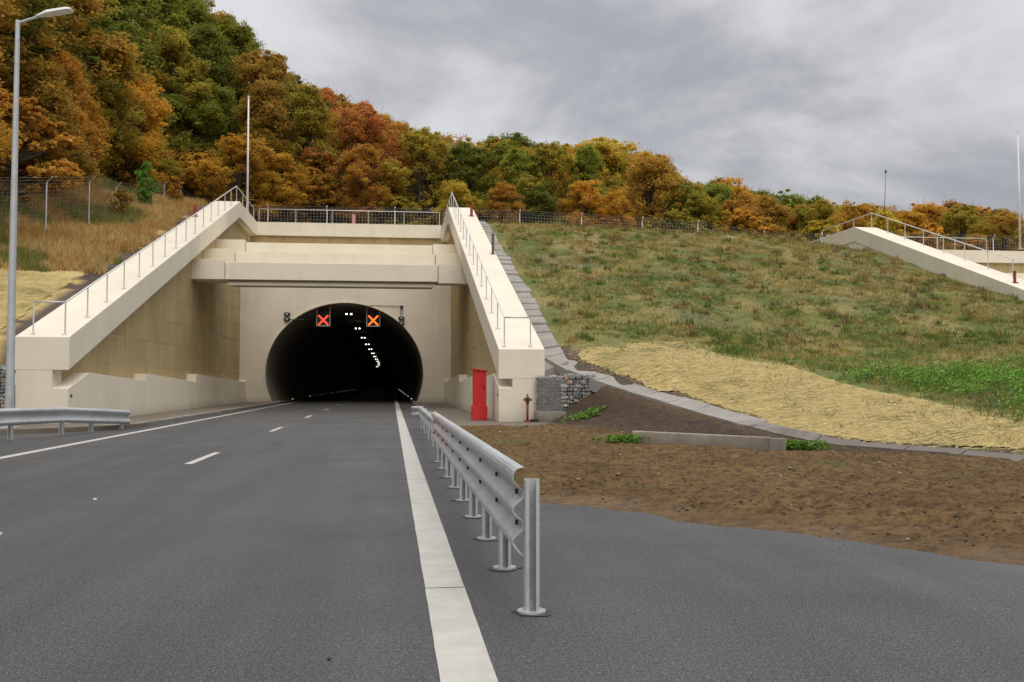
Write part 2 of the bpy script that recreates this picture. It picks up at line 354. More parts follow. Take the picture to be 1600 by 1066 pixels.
# zones in plan
def in_poly(x, y, poly):
    x = np.asarray(x); y = np.asarray(y); r = np.zeros(x.shape, bool); n = len(poly)
    for i in range(n):
        (x1, y1), (x2, y2) = poly[i], poly[(i+1) % n]
        if y1 == y2: continue
        r ^= ((y1 > y) != (y2 > y)) & (x < (x2-x1)*(y-y1)/(y2-y1)+x1)
    return r
MAT = [(6.62,37.2),(7.99,37.5),(9.6,37.9),(11.2,38.1),(12.6,35.0),(14.4,33.6),(15.2,30.6),(14.8,26.6),(13.7,22.2),(13.2,18.8),(12.9,16),(12.4,16.6),(11.75,18.2),(11.1,19.6),(10.75,21),(10.35,22.9),(10.0,25.3),(9.4,27.9),(8.7,30.5),(7.95,32.8),(7.2,34.7)]
WEED = [(15.2,31.6),(17.2,32.2),(20.8,32.4),(26,35.0),(30,35),(26,30),(20,24),(16.0,19.0),(14.2,20.2),(14.4,22.4),(15.2,26.2),(15.4,29.4)]
def warp(x, y, a=.5, s=.8): return x+(fbm(x*s, y*s, 3, 31)-.5)*2*a, y+(fbm(x*s+40, y*s, 3, 37)-.5)*2*a
def inmat(x, y): return in_poly(*warp(x, y, .35, .9), MAT)
def inweed(x, y): return in_poly(*warp(x, y, 1.0, .6), WEED)

# ------------------------------------------------------------------ setting: ground sheets
g = MB().add([(-1500,-600,-.35),(1500,-600,-.35),(1500,2400,-.35),(-1500,2400,-.35)], [(0,1,2,3)]).build('ground', M['soil'], kind='structure')
# road and the paved pad to the right are one asphalt sheet
X, Y, F = grid(-14, 30, -12, 73, 1.0)
F = F[(F[:,0]*0 == 0)]
cxm = X[F].mean(1); cym = Y[F].mean(1); keep = (cym < 14) | (cxm < 3)
V, F2, _ = compact(np.c_[X, Y, np.zeros_like(X)], F, keep)
tag(link('road', fast_mesh('road', V, F2), M['asphalt']), kind='structure')
# road markings
def mark(name, x0, x1, y0, y1, label):
    n = max(2, int((y1-y0)/.25)); v = []; f = []
    for i in range(n+1):
        y = y0+(y1-y0)*i/n
        v += [(x0+random.uniform(-.002,.002), y, .004), (x1+random.uniform(-.002,.002), y, .004)]
    f = [(2*i, 2*i+1, 2*i+3, 2*i+2) for i in range(n)]
    o = MB().add(v, f).build(name, M['paint']); tag(o, kind='structure'); o['label'] = label
mark('edge_line', .235, .505, 1.0, 6.89, 'white edge line beside the guardrail, nearest stretch')
mark('edge_line', .235, .505, 6.91, 14.7, 'white edge line beside the guardrail, second stretch')
mark('edge_line', .235, .505, 14.72, 190, 'white edge line running from the guardrail into the tunnel')
mark('edge_line', -7.44, -7.22, 2, 190, 'white edge line along the left side of the road')
for k in range(9): mark('lane_dash', -3.59, -3.45, 18.0+12*k-12, 21.0+12*k-12, 'white dash between the two lanes')
# distant hill behind everything (forest floor)
X, Y, F = grid(-90, 110, 77, 151, 2.0)
V = np.c_[X, Y, floor_h(X, Y)]; cc = np.tile((.075, .052, .026), (len(V), 1))*(.6+.8*fbm(X*.4, Y*.4, 3, 3))[:,None]
tag(link('forest_floor', fast_mesh('forest_floor', V, F, {'Col': cc}, True), M['turf']), kind='structure')
# left hillside
X, Y, F = grid(-64.1, -11.7, 33.2, 78, .4)
Z = left_h(X, Y) + (fbm(X*1.6, Y*1.6, 3, 21)-.5)*.12; Z = np.where(Y < 33.4, 1.75, Z)
wd = fbm(X*.45, Y*.45, 4, 2)
LM = (Y+ (wd-.5)*3 < 43.6) & (X < -12.9)                         # straw mat zone on the left
strip = (X > -12.7+ (wd-.5)*1.6)
c_dry = np.array((.36, .215, .075)); c_tan = np.array((.42, .30, .13)); c_gr = np.array((.12, .12, .03)); c_mat = np.array((.47, .355, .14)); c_dk = np.array((.10, .075, .06))
t = np.clip((wd-.35)*3, 0, 1)[:,None]; cc = c_dry*(1-t)+c_tan*t
t2 = np.clip((fbm(X*.25, Y*.25, 3, 8)-.55)*5, 0, 1)[:,None]; cc = cc*(1-t2)+c_gr*t2
cc[LM] = c_mat*(.8+.4*wd[LM])[:,None]; cc[strip] = c_dk*(.7+.7*wd[strip])[:,None]; cc[X < -19] = np.array((.075, .05, .025))
tag(link('hillside', fast_mesh('hillside', np.c_[X,Y,Z], F, {'Col': cc}, True), M['turf']), kind='structure')
# right hillside
X, Y, F = grid(5.2, 62, 6, 78, .35)
Z = hz(X, Y) + (fbm(X*1.2, Y*1.2, 3, 21)-.5)*.16*np.clip((Y-20)/15, .2, 1)
wd = fbm(X*.5, Y*.5, 4, 2); wd2 = fbm(X*.22+7, Y*.22, 3, 4)
c_a = np.array((.115, .138, .036)); c_b = np.array((.23, .19, .07)); c_c = np.array((.17, .165, .075))
t = np.clip((wd-.38)*4, 0, 1)[:,None]; cc = c_a*(1-t)+c_b*t
t = np.clip((wd2-.55)*5, 0, 1)[:,None]; cc = cc*(1-t)+c_c*t
d = X-xc(Y); cc[(d < 1.0) & (Y < 38)] = (.10, .075, .055); cc[inweed(X, Y)] = (.05, .075, .02)
F = F.copy(); fx = X[F].mean(1); fy = Y[F].mean(1)
keep = (fx > xc(fy)-.25) & ~((fx < 5.32) & (fy > 35)) & ~((fx > 33.3) & (fy < 76.5) & (fy > 33))
keep &= ~((fy > 37.5) & (fx < 5.3))
V, F2, C2 = compact(np.c_[X,Y,Z], F, keep, cc)
tag(link('hillside', fast_mesh('hillside', V, F2, {'Col': C2}, True), M['turf']), kind='structure')
# bare soil between pad and hill
def yb(x): return np.interp(x, [1.0,1.74,2.71,3.56,4.27,4.92,8,14,24], [12.8,11.86,10.72,9.19,8.1,7.32,4.6,1.5,-2])
def soil_h(x, y):
    s = y-yb(x)+(fbm(x*.8, y*.8, 4, 51)-.5)*1.3
    edge = np.clip(s*.055, -.06, .05)
    lump = (fbm(x*1.3, y*1.3, 5, 61)-.5)*.15+(np.abs(fbm(x*4.3, y*4.3, 3, 71)-.5))*.10+(fbm(x*8, y*8, 3, 81)-.5)*.08
    rut = -.06*(np.exp(-((s-2.1)/.22)**2)+np.exp(-((s-3.9)/.25)**2))+.035*(np.exp(-((s-2.65)/.25)**2)+np.exp(-((s-1.6)/.2)**2))
    return hz(x, y)*1.0 + rut*np.clip((x-3)/2, 0, 1) + edge + lump*np.clip(s*.55, .05, 1) - np.clip((1.75-x)*.4, 0, .2)
X, Y, F = grid(1.3, 22, -2, 37, .065)
Z = soil_h(X, Y); fx = X[F].mean(1); fy = Y[F].mean(1)
dxc = X-xc(Y)
apron = lambda x, y: ((x < 5.4) & (y > 30.9)) | ((x < 3.7) & (y > 30.9)) | ((y > 33.3) & (x < 5.9))
keep = (fx < xc(fy)+.25) & (fy > yb(fx)-1.0) & ~apron(fx, fy)
mound = np.clip((.85-np.abs(dxc+1.9)/2.6), 0, 1)*np.clip((Y-19.8+(X-7)*.5)/1.2, 0, 1); mound = np.clip(mound*1.8, 0, .95)
s_ = Y-yb(X)+(fbm(X*.8, Y*.8, 4, 51)-.5)*1.3
dusty = np.clip(1-np.abs(s_-.3)/.8, 0, 1)*.42*np.clip(fbm(X*1.1, Y*1.1, 3, 97)*2.2-.4, 0, 1)
greeny = np.clip((fbm(X*.7, Y*.7, 3, 91)-.68)*6, 0, 1)
zcn = np.interp(Y, [c[1] for c in CH[::-1]], [c[2] for c in CH[::-1]]); nr = np.clip(1-(-.42-dxc)/1.1, 0, 1)*np.clip((32.9-Y)/.6, 0, 1)*np.clip((Y-21)/1.5, 0, 1); nr = nr*nr*(3-2*nr)
Z = Z*(1-nr)+(zcn+.045+(fbm(X*3, Y*3, 3, 61)-.5)*.08)*nr
Z = Z - np.clip(dxc+.34, 0, 1)*.8
V, F2, C2 = compact(np.c_[X,Y,Z], F, keep, np.c_[mound, dusty, greeny])
tag(link('soil', fast_mesh('soil', V, F2, {'Col': C2}, True), M['soil']), kind='structure')
# walkways with kerb stones
lw = MB(); lw.prism_z([(-7.98,33.0),(-7.98,73),(-10.3,73),(-10.3,33.2),(-12.0,33.2),(-14,33.2),(-14,27.6),(-9.9,29.6),(-8.6,31.2)], -.2, .14)
lwo = lw.build('walkway', M['walk'], kind='structure')
rw = MB(); rw.prism_z([(1.62,31.6),(2.2,30.7),(5.35,30.7),(5.35,35.3),(4.4,35.3),(4.4,73),(1.62,73)], -.2, .07)
rwo = rw.build('walkway', M['walk'], kind='structure')
kerb_me = None
def kerb_run(parent, pts, x_sign, z, ln=1.0):
    path = [np.array(p, float) for p in pts]; seg = [np.linalg.norm(b-a) for a, b in zip(path, path[1:])]; tot = sum(seg); s = 0
    while s < tot-.2:
        def at(q):
            for (a, b, l) in zip(path, path[1:], seg):
                if q <= l: return a+(b-a)*q/l
                q -= l
            return path[-1]
        a = at(s); b = at(min(tot, s+ln-.02)); dd = (b-a)/np.linalg.norm(b-a); nn = np.array((-dd[1], dd[0]))*x_sign*.14
        hj = random.uniform(-.012, .012); jj = nn*random.uniform(-.08, .08)
        q = [a+jj, b+jj, b+nn+jj, a+nn+jj]
        ch = nn*.2
        mb = MB().add([(p[0],p[1],-.2) for p in q] + [(q[0][0],q[0][1],z+hj-.03),(q[1][0],q[1][1],z+hj-.03),(q[2][0],q[2][1],z+hj),(q[3][0],q[3][1],z+hj)]
              + [(q[0]+ch)[k] if k < 2 else z+hj for k in range(0)], [(0,3,2,1),(4,5,6,7),(0,1,5,4),(1,2,6,5),(2,3,7,6),(3,0,4,7)])
        mb.build('kerb_stone', M['kerb'], parent, bevel=.012); s += ln
kerb_run(lwo, [(-8.6,31.3),(-7.98,33.1),(-7.86,73)], 1, .165)
kerb_run(rwo, [(1.60,31.6),(1.52,73)], -1, .085)

# ------------------------------------------------------------------ tunnel portals
def clip_top(poly, y0, z0, s):            # keep z <= z0 + s*(y-y0)
    def d(p): return z0+s*(p[0]-y0)-p[1]
    o = []
    for i in range(len(poly)):
        a, b = poly[i], poly[(i+1) % len(poly)]; da, db = d(a), d(b)
        if da >= 0: o.append(a)
        if da*db < 0: t = da/(da-db); o.append((a[0]+(b[0]-a[0])*t, a[1]+(b[1]-a[1])*t))
    return o
def wing(root, xi, sgn, yf, zf, ya, za, cladding=True):
    """xi: inner face, sgn: +1 when the wall body lies towards +x"""
    xo = xi+sgn*1.65; xp = xi+sgn*.5; yb_ = 77.2; sl = (za-zf)/(ya-yf); H = 1.06
    xs = lambda a, b: (min(a, b), max(a, b))
    cop = MB()
    # sloping coping in cast lengths with joints, then the level stretch
    cuts = [yf, yf+(ya-yf)*.36, yf+(ya-yf)*.70, ya]
    cm = []
    for i in range(3):
        a, b = cuts[i], cuts[i+1]-.02; f_ = lambda y: zf+sl*(y-yf)
        mb = MB().prism_x([(a, f_(a)-H), (b, f_(b)-H), (b, f_(b)), (a, f_(a))], *xs(xi, xo))
        cm.append(mb.build('coping', M['cream'], root, bevel=.02))
    MB().prism_x([(ya, za-H), (yb_, za-H), (yb_, za), (ya, za)], *xs(xi, xo)).build('coping', M['cream'], root, bevel=.02)
    # wall body below the coping, set back behind the cladding
    body = MB().prism_x([(yf+.03, -.3), (yb_-.05, -.3), (yb_-.05, za-H+.2), (ya, za-H+.2), (yf+.03, zf-H+.05)], *xs(xp+sgn*.014, xo-sgn*.06))
    wo = body.build('wing_wall', M['cream'], root)
    MB().box(*xs(xi+sgn*.5, xo-sgn*.05), yf+.01, yf+1.2, -.3, zf-H+.01).build('end_pier', M['cream'], wo)
    # plinth with its saw-tooth top
    pl = [(yf+.012,-.3),(73,-.3),(73,1.92),(71.4,1.53),(yf+20.8,1.92),(yf+20.78,1.50),(yf+10.05,1.83),(yf+10.03,1.53),(yf+2.2,1.78),(yf+.012,1.25)]
    MB().prism_x(pl, *xs(xi+sgn*.01, xp+sgn*.10)).build('plinth', M['cream'], wo, bevel=.01)
    MB().tube([(xi-sgn*.02, yf+.28, 1.02), (xi+sgn*.05, yf+.28, 1.02)], .05, 8).build('drain_pipe', M['darkmetal'], wo)
    if not cladding: return wo
    ph, pw = 1.12, 1.9; j = .0025
    y = yf+.9; c = 0
    while y < 75.5:
        for r in range(12):
            z0 = 1.02+r*ph; y1 = min(y+pw, 76.2)
            jz = random.uniform(-.004, .004)
            poly = [(y+j, z0+.012), (y1-j, z0+.012), (y1-j, z0+ph-.012), (y+j, z0+ph-.012)]
            poly = clip_top(poly, yf, zf-H+.12, sl); poly = clip_top(poly, 0, za-H+.1, 0) if len(poly) > 2 else poly
            if len(poly) < 3: continue
            area = abs(sum(poly[i][0]*poly[(i+1) % len(poly)][1]-poly[(i+1) % len(poly)][0]*poly[i][1] for i in range(len(poly))))/2
            if area < .05: continue
            MB().prism_x(poly, *xs(xp+jz, xp+sgn*.06)).build('panel', M['panel'], wo)
        y += pw; c += 1
    return wo
def portal(root, xl, xr, dz, full):
    pl, pr = xl-.5, xr+.5
    # three stepped beams with proud end blocks
    for i, (yy, zb, zt) in enumerate(((54.6, 7.0, 8.08), (58.0, 7.95, 9.10), (62.0, 9.0, 10.2))):
        o = MB().box(pl+1.72, pr-1.72, yy+.28, yy+.9, zb+.03+dz, zt-.12+dz).build('beam', M['cream'], root, bevel=.015)
        MB().box(pl, pl+1.7, yy, yy+.95, zb+dz, zt+dz).build('end_block', M['cream'], o, bevel=.015)
        MB().box(pr-1.7, pr, yy, yy+.95, zb+dz-.08, zt+dz-.08).build('end_block', M['cream'], o, bevel=.015)
    MB().box(pl+.002, pr-.002, 54.95, 57.0, 7.035+dz, 7.3+dz).build('soffit_slab', M['cream'], root)
    MB().box(pl+.002, pr-.002, 57.0, 58.27, 7.3+dz, 7.6+dz).build('roof_slab', M['cream'], root)  # added slab, closes the gap behind the first beam to shade the arch wall
    MB().box(pl+.002, pr-.002, 58.91, 62.27, 8.45+dz, 8.75+dz).build('roof_slab', M['cream'], root)  # added between the upper beams to cut daylight on the arch wall
    MB().box(pl+.002, pr-.002, 72.3, 76.5, 10.3+dz, 10.6+dz).build('roof_slab', M['cream'], root)
    MB().box(pl+1.8, pr-1.9, 55.15, 55.4, 6.74+dz, 6.92+dz).build('drip_rail', M['cream'], root, bevel=.01)
    MB().box(pl+1.9, pr-2.0, 55.4, 56.9, 6.80+dz, 7.036+dz).build('drip_beam', M['cream'], root, bevel=.01)
    # parapet and the block wall under it
    MB().box(xl, xr, 76.2, 76.9, 12.58+dz, 13.58+dz).build('parapet', M['cream'], root, bevel=.02)
    bw = MB().box(pl, pr, 76.52, 76.9, 9.6+dz, 12.6+dz).build('back_wall', M['cream'], root)
    x = pl+.1
    while x < pr-.3:
        for r in range(2):
            MB().box(x, min(x+1.13, pr-.05), 76.42, 76.53, 10.3+r*1.15+dz, 11.42+r*1.15+dz).build('panel', M['panel'], bw)
        x += 1.15
    if not full: return
    # arch wall
    ac, aw, ah, az = -3.31, 5.58, 5.1, 2.1
    th0 = math.asin((.0-az)/ah*.97); n = 48
    arc = [(ac+aw*cos(t), az+ah*sin(t)) for t in np.linspace(pi-th0, th0, n)]
    top = 10.58
    poly = [(pl, -.1), (pl, top), (pr, top), (pr, -.1), (arc[-1][0], -.1)] + arc[::-1] + [(arc[0][0], -.1)]
    MB().prism_y(poly, 72.0, 72.6).build('arch_wall', M['cream'], root)
    # rim of the lining, slightly proud
    rim = MB(); v = []; f = []
    for i, (x, z) in enumerate(arc):
        dx, dz_ = x-ac, z-az; l = sqrt(dx*dx+dz_*dz_)
        for q, yy in ((0, 71.95), (.09, 71.95), (.09, 72.02), (0, 72.3)): v.append((x+dx/l*q, yy, z+dz_/l*q))
    for i in range(n-1):
        for q in range(3): f.append((4*i+q, 4*i+4+q, 4*i+5+q, 4*i+1+q))
    rim.add(v, f).build('arch_rim', M['cream'], root)
    # lining, swept along the tunnel axis: straight, then bending left
    ys = list(range(72, 260, 12))+list(range(262, 520, 12)); v = []; f = []
    ax = lambda y: 0 if y < 250 else -((y-250)**2)/2600.0
    arc2 = [(ac+(x-ac)*1.004, az+(z-az)*1.004) for x, z in arc]; arc2[0] = (arc2[0][0], -.4); arc2[-1] = (arc2[-1][0], -.4)
    for yy in ys: v += [(x+ax(yy), yy+.2, z) for x, z in arc2]
    for i in range(len(ys)-1):
        for q in range(n-1): f.append((i*n+q, i*n+q+1, (i+1)*n+q+1, (i+1)*n+q))
    f.append(tuple((len(ys)-1)*n+q for q in range(n)))
    lin = MB().add(v, f).build('tunnel_lining', M['lining'], root, smooth=True)
    v = []; f = []
    for yy in ys: v += [(-9.2+ax(yy), yy+.3, .002), (2.6+ax(yy), yy+.3, .002)]
    f = [(2*i, 2*i+1, 2*i+3, 2*i+2) for i in range(len(ys)-1)]
    MB().add(v, f).build('tunnel_roadway', M['tunnelroad'], root)
    MB().box(-9.0, -8.0, 73.0, 250, -.1, .15).build('tunnel_walkway', M['lining'], root)
    MB().box(1.55, 2.4, 73.0, 250, -.1, .12).build('tunnel_walkway', M['lining'], root)
XL, XR = -10.15, 3.74
p1 = empty('tunnel_portal', (-3.2, 72, 0), 'cream concrete tunnel portal with stepped beams and dark road arch', 'tunnel portal')
portal(p1, XL, XR, 0, True)
wing(p1, XL, -1, 33.0, 2.89, 68, 13.62); wing(p1, XR, 1, 34.9, 2.63, 67, 13.35)
p2 = empty('tunnel_portal', (42, 72, 0), 'far cream tunnel portal, only its sloping wing and parapet showing beyond the hill', 'tunnel portal')
portal(p2, 34.75, 60.0, -1.22, False)
wing(p2, 34.75, -1, 33.0, 1.15, 68, 12.72, False)

# inside the tunnel: ceiling lamps, studs, signals
def tunnel_axis(y): return 0 if y < 250 else -((y-250)**2)/2600.0
ys = [75.5, 95, 114, 133, 152, 172, 192, 212, 232, 252, 278, 306]
for i, y in enumerate(ys):
    e = empty('tunnel_lamp', (-3.2+tunnel_axis(y), y, 6.75), 'twin white lamp under the tunnel ceiling, %s from the mouth' % ('first second third fourth fifth sixth seventh eighth ninth tenth eleventh twelfth thirteenth fourteenth fifteenth'.split()[i]), 'lamp', 'lamps along the tunnel ceiling')
    for s in (-1, 1):
        x = -3.2+tunnel_axis(y)+s*.17
        h = MB().box(x-.12, x+.12, y-.3, y+.3, 6.62, 6.76).build('lamp_housing', M['darkmetal'], e)
        q_ = .058+.00010*(y-75); MB().box(x-q_, x+q_, y-.302, y-.1, 6.60-q_*.3, 6.66).build('lamp_glass', M['lamp_white'], h)
    MB().tube([(-3.2+tunnel_axis(y), y, 6.7), (-3.2+tunnel_axis(y), y, 7.2)], .02, 6).build('hanger', M['darkmetal'], e)
for side, x in (('left', -8.12), ('right', 1.66)):
    for k in range(9):
        y = 84+18*k
        o = MB().box(x-.035, x+.035, y-.03, y+.03, .13, .175).build('kerb_stud', M['stud'])
        tag(o, 'small white guide light on the %s tunnel kerb, %s from the mouth' % (side, 'first second third fourth fifth sixth seventh eighth ninth'.split()[k]), 'guide light', 'guide lights on the %s tunnel kerb' % side)
for x, matn, what in ((-4.93, 'led_red', 'red'), (-1.35, 'led_orange', 'orange')):
    y = 73.1; z0 = 5.62
    e = empty('lane_signal', (x, y, z0), '%s lit cross lane signal hanging at the tunnel mouth' % what, 'traffic signal', 'lane signals')
    bx = MB().box(x-.44, x+.44, y, y+.25, z0, z0+1.3).build('signal_housing', M['blackbox'], e, bevel=.02)
    for s in (-1, 1): MB().box(x+s*.47-.025, x+s*.47+.025, y-.04, y+.2, z0-.04, 7.0).build('side_bar', M['railmetal'], e)
    MB().box(x-.44, x+.44, y-.03, y+.02, z0-.05, z0).build('lower_bar', M['railmetal'], e)
    mb = MB()
    for s in (-1, 1):                      # two bars crossing, made of rows of light points
        for q in range(11):
            t = -1+2*q/10
            px, pz = x+t*.31, z0+.40+s*t*.31
            if s == 1 and q == 5: continue
            a = [(px+.062*cos(k*pi/4), y-.02+(0), pz+.062*sin(k*pi/4)) for k in range(8)]
            a2 = [(p[0], y+.01, p[2]) for p in a]
            mb.add(a+a2, [tuple(range(8))]+[(k, (k+1) % 8, 8+(k+1) % 8, 8+k) for k in range(8)])
    mb.build('cross', M[matn], bx, label='%s lit cross' % what)
for x, zt, nm in ((-7.38, 6.35, 'left'), (.68, 6.12, 'right')):
    e = empty('signal_lantern', (x, 71.9, zt-.6), 'pair of small black signal lanterns on the wall %s of the arch' % nm, 'signal lantern', 'lantern pairs beside the arch')
    for k in range(2):
        z = zt-k*.37
        h = MB().tube([(x, 71.98, z), (x, 71.78, z)], .14, 12)
        h.box(x-.21, x+.21, 71.80, 71.97, z-.10, z+.10)
        hh = h.build('lantern', M['blackbox'], e, bevel=.02)
        MB().tube([(x, 71.785, z), (x, 71.765, z)], .075, 12).build('lens', M['lens'], hh)
mb = MB(); mb.tube([(-1.6,71.92,7.02),(.74,71.92,6.98),(.74,71.92,6.35)], .022, 6); mb.tube([(.62,71.92,6.98),(.62,71.92,6.35)], .022, 6); mb.box(.60,.80,71.86,71.97,6.85,7.03)
tag(mb.build('cable_conduit', M['darkmetal']), 'dark cable conduit bent down to the lanterns right of the arch', 'conduit')
mb = MB(); mb.tube([(-7.3,71.92,5.98),(-6.2,71.92,5.98)], .022, 6)
tag(mb.build('cable_conduit', M['darkmetal']), 'short dark cable from the lanterns left of the arch', 'conduit')
e = empty('tunnel_sign', (-7.6, 140, 2.6), 'small blue and red panel sign far inside the tunnel', 'sign')  # solid panels and post added in place of a gantry sign's faint reflection
mb = MB().box(-7.9,-7.3,140,140.06,3.35,3.95); mb.build('sign_panel', M['bluesign'], e); MB().box(-7.9,-7.3,140,140.06,2.9,3.3).build('sign_panel', M['red_old'], e); MB().box(-7.63,-7.57,140.06,140.12,.1,3.9).build('post', M['darkmetal'], e)

# ------------------------------------------------------------------ handrails
def handrail(name, paths, label, group='white handrails on the portals', r=.03, m_='railmetal', sp=2.4):
    e = empty(name, paths[0][0], label, 'handrail', group)
    for pts in paths:
        pts = [np.array(p, float) for p in pts]
        MB().tube([p+(0,0,1.04) for p in pts], r, 8).build('rail', M[m_], e, smooth=True)
        for a, b in zip(pts, pts[1:]):
            l = np.linalg.norm(b-a); n = max(1, round(l/sp))
            for k in range(n+1 if b is pts[-1] else n):
                p = a+(b-a)*k/n
                po = MB().tube([p, p+(0,0,1.04)], r*.85, 6).build('post', M[m_], e)
                MB().box(p[0]-.08, p[0]+.08, p[1]-.08, p[1]+.08, p[2]-.03, p[2]+.015).build('foot_plate', M[m_], po)
def wl_top(yf, zf, ya, za): return lambda y: zf+(za-zf)/(ya-yf)*(y-yf) if y < ya else za
tl = wl_top(33, 2.89, 68, 13.62); trr = wl_top(34.9, 2.63, 67, 13.35); t2 = wl_top(33, 1.15, 68, 12.72)
handrail('handrail', [[(-11.35,33.3,tl(33.3)), (-10.38,33.3,tl(33.3)), (-10.38,68,13.62), (-10.38,76.3,13.62)]], 'white tube handrail climbing the left wing coping of the near portal')
handrail('handrail', [[(4.92,35.2,trr(35.2)), (3.98,35.2,trr(35.2)), (3.98,67,13.35), (3.98,76.3,13.35)]], 'white tube handrail climbing the right wing coping of the near portal')
handrail('handrail', [[(-10.0,76.5,13.58), (3.6,76.5,13.58)]], 'white handrail along the parapet above the tunnel mouth', sp=2.75)
handrail('handrail', [[(34.45,40,t2(40)), (34.45,68,12.72), (34.45,76.3,12.72)]], 'white handrail on the sloping wing of the far portal')
handrail('handrail', [[(34.9,76.5,12.36), (48.7,76.5,12.36)]], 'white handrail along the parapet of the far portal', sp=2.75)

# bollards on the copings
def bollard(p, r, h, m_, label):
    e = empty('pipe_bollard', p, label, 'bollard', 'short pipe bollards on the portals')
    x, y, z = p
    MB().tube([(x,y,z),(x,y,z+h)], r, 14).build('pipe', M[m_], e, smooth=False)
    MB().tube([(x,y,z+h),(x,y,z+h+.03)], r*1.08, 14).build('cap', M[m_], e)
    MB().box(x-r*1.7, x+r*1.7, y-r*1.7, y+r*1.7, z-.03, z+.02).build('foot_plate', M[m_], e)
bollard((-2.95,76.6,13.58), .13, .72, 'pink_old', 'faded pink pipe bollard on the parapet over the tunnel')
bollard((5.05,63.5,trr(63.5)), .09, .75, 'red_old', 'dark red pipe bollard at the top of the right coping')
bollard((5.22,51.5,trr(51.5)), .07, 1.05, 'rustpole', 'thin rusty pipe halfway up the outer edge of the right coping')
bollard((-11.6,60.5,tl(60.5)), .09, .62, 'red_old', 'red pipe bollard on the upper left coping')
bollard((33.7,50.4,t2(50.4)), .08, .62, 'red_old', 'dark red pipe bollard on the far portal wing')
# flagpoles and antenna
def flagpole(p, h, label):
    e = empty('flagpole', p, label, 'flagpole', 'white flagpoles'); x, y, z = p
    MB().tube([(x,y,z),(x,y,z+h)], .085, 10, .055).build('pole', M['whitepole'], e, smooth=True)
    MB().tube([(x,y,z+h),(x,y,z+h+.12)], .085, 10).build('finial', M['whitepole'], e)
    MB().box(x-.16,x+.16,y-.16,y+.16,z-.03,z+.05).build('base_plate', M['polemetal'], e)
flagpole((-10.28,72.3,13.6), 8.3, 'tall white flagpole at the top of the left wing, without a flag')
flagpole((49.0,72.5,12.0), 9.2, 'tall white flagpole at the right picture edge on the far portal')
e = empty('antenna', (35.1,67.3,12.6), 'thin dark antenna rod on the crest of the far portal wing', 'antenna')
MB().tube([(35.0,67.3,12.6),(35.22,67.3,16.6)], .03, 6, .012).build('rod', M['darkmetal'], e); MB().tube([(35.21,67.3,16.55),(35.225,67.3,16.75)], .07, 8).build('tip', M['darkmetal'], e)

# ------------------------------------------------------------------ lamp post
lx, ly, lz0, lz = -10.83, 30.0, .14, 11.95
e = empty('street_lamp', (lx, ly, lz0), 'tall grey street lamp with flat head standing left of the road', 'street lamp')
MB().tube([(lx,ly,lz0),(lx,ly,1.0)], .128, 24, .126).build('base_sleeve', M['polemetal'], e)
MB().tube([(lx,ly,.9),(lx,ly,lz)], .121, 24, .062, cap=False).build('pole', M['polemetal'], e, smooth=True)
MB().box(lx-.24,lx+.24,ly-.24,ly+.24,lz0-.04,lz0+.04).build('base_plate', M['polemetal'], e)
MB().box(lx-.02,lx+.09,ly-.14,ly-.10,.5,1.1).build('access_door', M['polemetal'], e)
MB().tube([(lx,ly,lz-.08),(lx+.56,ly,lz+.13)], .04, 8).build('arm', M['polemetal'], e)
a = R(13); hd = MB()
def hp(u, v_, t): return (lx+.5+u*cos(a)-t*sin(a), ly+v_, lz+.12+u*sin(a)+t*cos(a))
sec = [(0,.05,.03),(.12,.10,.06),(.35,.19,.10),(.9,.20,.085),(1.02,.15,.06)]
v = []; f = []
for (u, hw, th) in sec: v += [hp(u,-hw,0), hp(u,hw,0), hp(u,hw*.8,th), hp(u,-hw*.8,th)]
for i in range(len(sec)-1):
    for q in range(4): f.append((4*i+q, 4*i+(q+1) % 4, 4*i+4+(q+1) % 4, 4*i+4+q))
f += [(0,1,2,3), tuple(4*(len(sec)-1)+q for q in (3,2,1,0))]
ho = hd.add(v, f).build('lamp_head', M['whitepole'], e, bevel=.01)
MB().add([hp(.55,-.17,-.012),hp(.98,-.15,-.012),hp(.98,.15,-.012),hp(.55,.17,-.012),hp(.55,-.17,.02),hp(.98,-.15,.02),hp(.98,.15,.02),hp(.55,.17,.02)],
         [(0,1,2,3),(0,1,5,4),(1,2,6,5),(2,3,7,6),(3,0,4,7)]).build('lamp_glass', M['lamp_glass'], ho)

# ------------------------------------------------------------------ guardrails
def sweep(mb, prof, path, th=.005):
    """prof: (offset to the left of the path direction, z); path: (x, y, dz)"""
    P_ = [np.array(p, float) for p in path]; n = len(prof); V_ = []
    for i, p in enumerate(P_):
        d = (P_[min(i+1, len(P_)-1)]-P_[max(i-1, 0)])[:2]; d /= np.linalg.norm(d); nn = np.array((-d[1], d[0]))
        for k, (o, z) in enumerate(prof): V_.append((p[0]+nn[0]*o, p[1]+nn[1]*o, z+p[2]))
        for k, (o, z) in enumerate(prof): V_.append((p[0]+nn[0]*(o-th), p[1]+nn[1]*(o-th), z+p[2]))
    F_ = []; m2 = 2*n
    for i in range(len(P_)-1):
        for k in range(n-1):
            F_.append((i*m2+k, i*m2+k+1, (i+1)*m2+k+1, (i+1)*m2+k)); F_.append((i*m2+n+k, (i+1)*m2+n+k, (i+1)*m2+n+k+1, i*m2+n+k+1))
        F_.append((i*m2, (i+1)*m2, (i+1)*m2+n, i*m2+n)); F_.append((i*m2+n-1, i*m2+2*n-1, (i+1)*m2+2*n-1, (i+1)*m2+n-1))
    for b in (0, (len(P_)-1)*m2):
        for k in range(n-1): F_.append((b+k, b+n+k, b+n+k+1, b+k+1))
    mb.add(V_, F_)
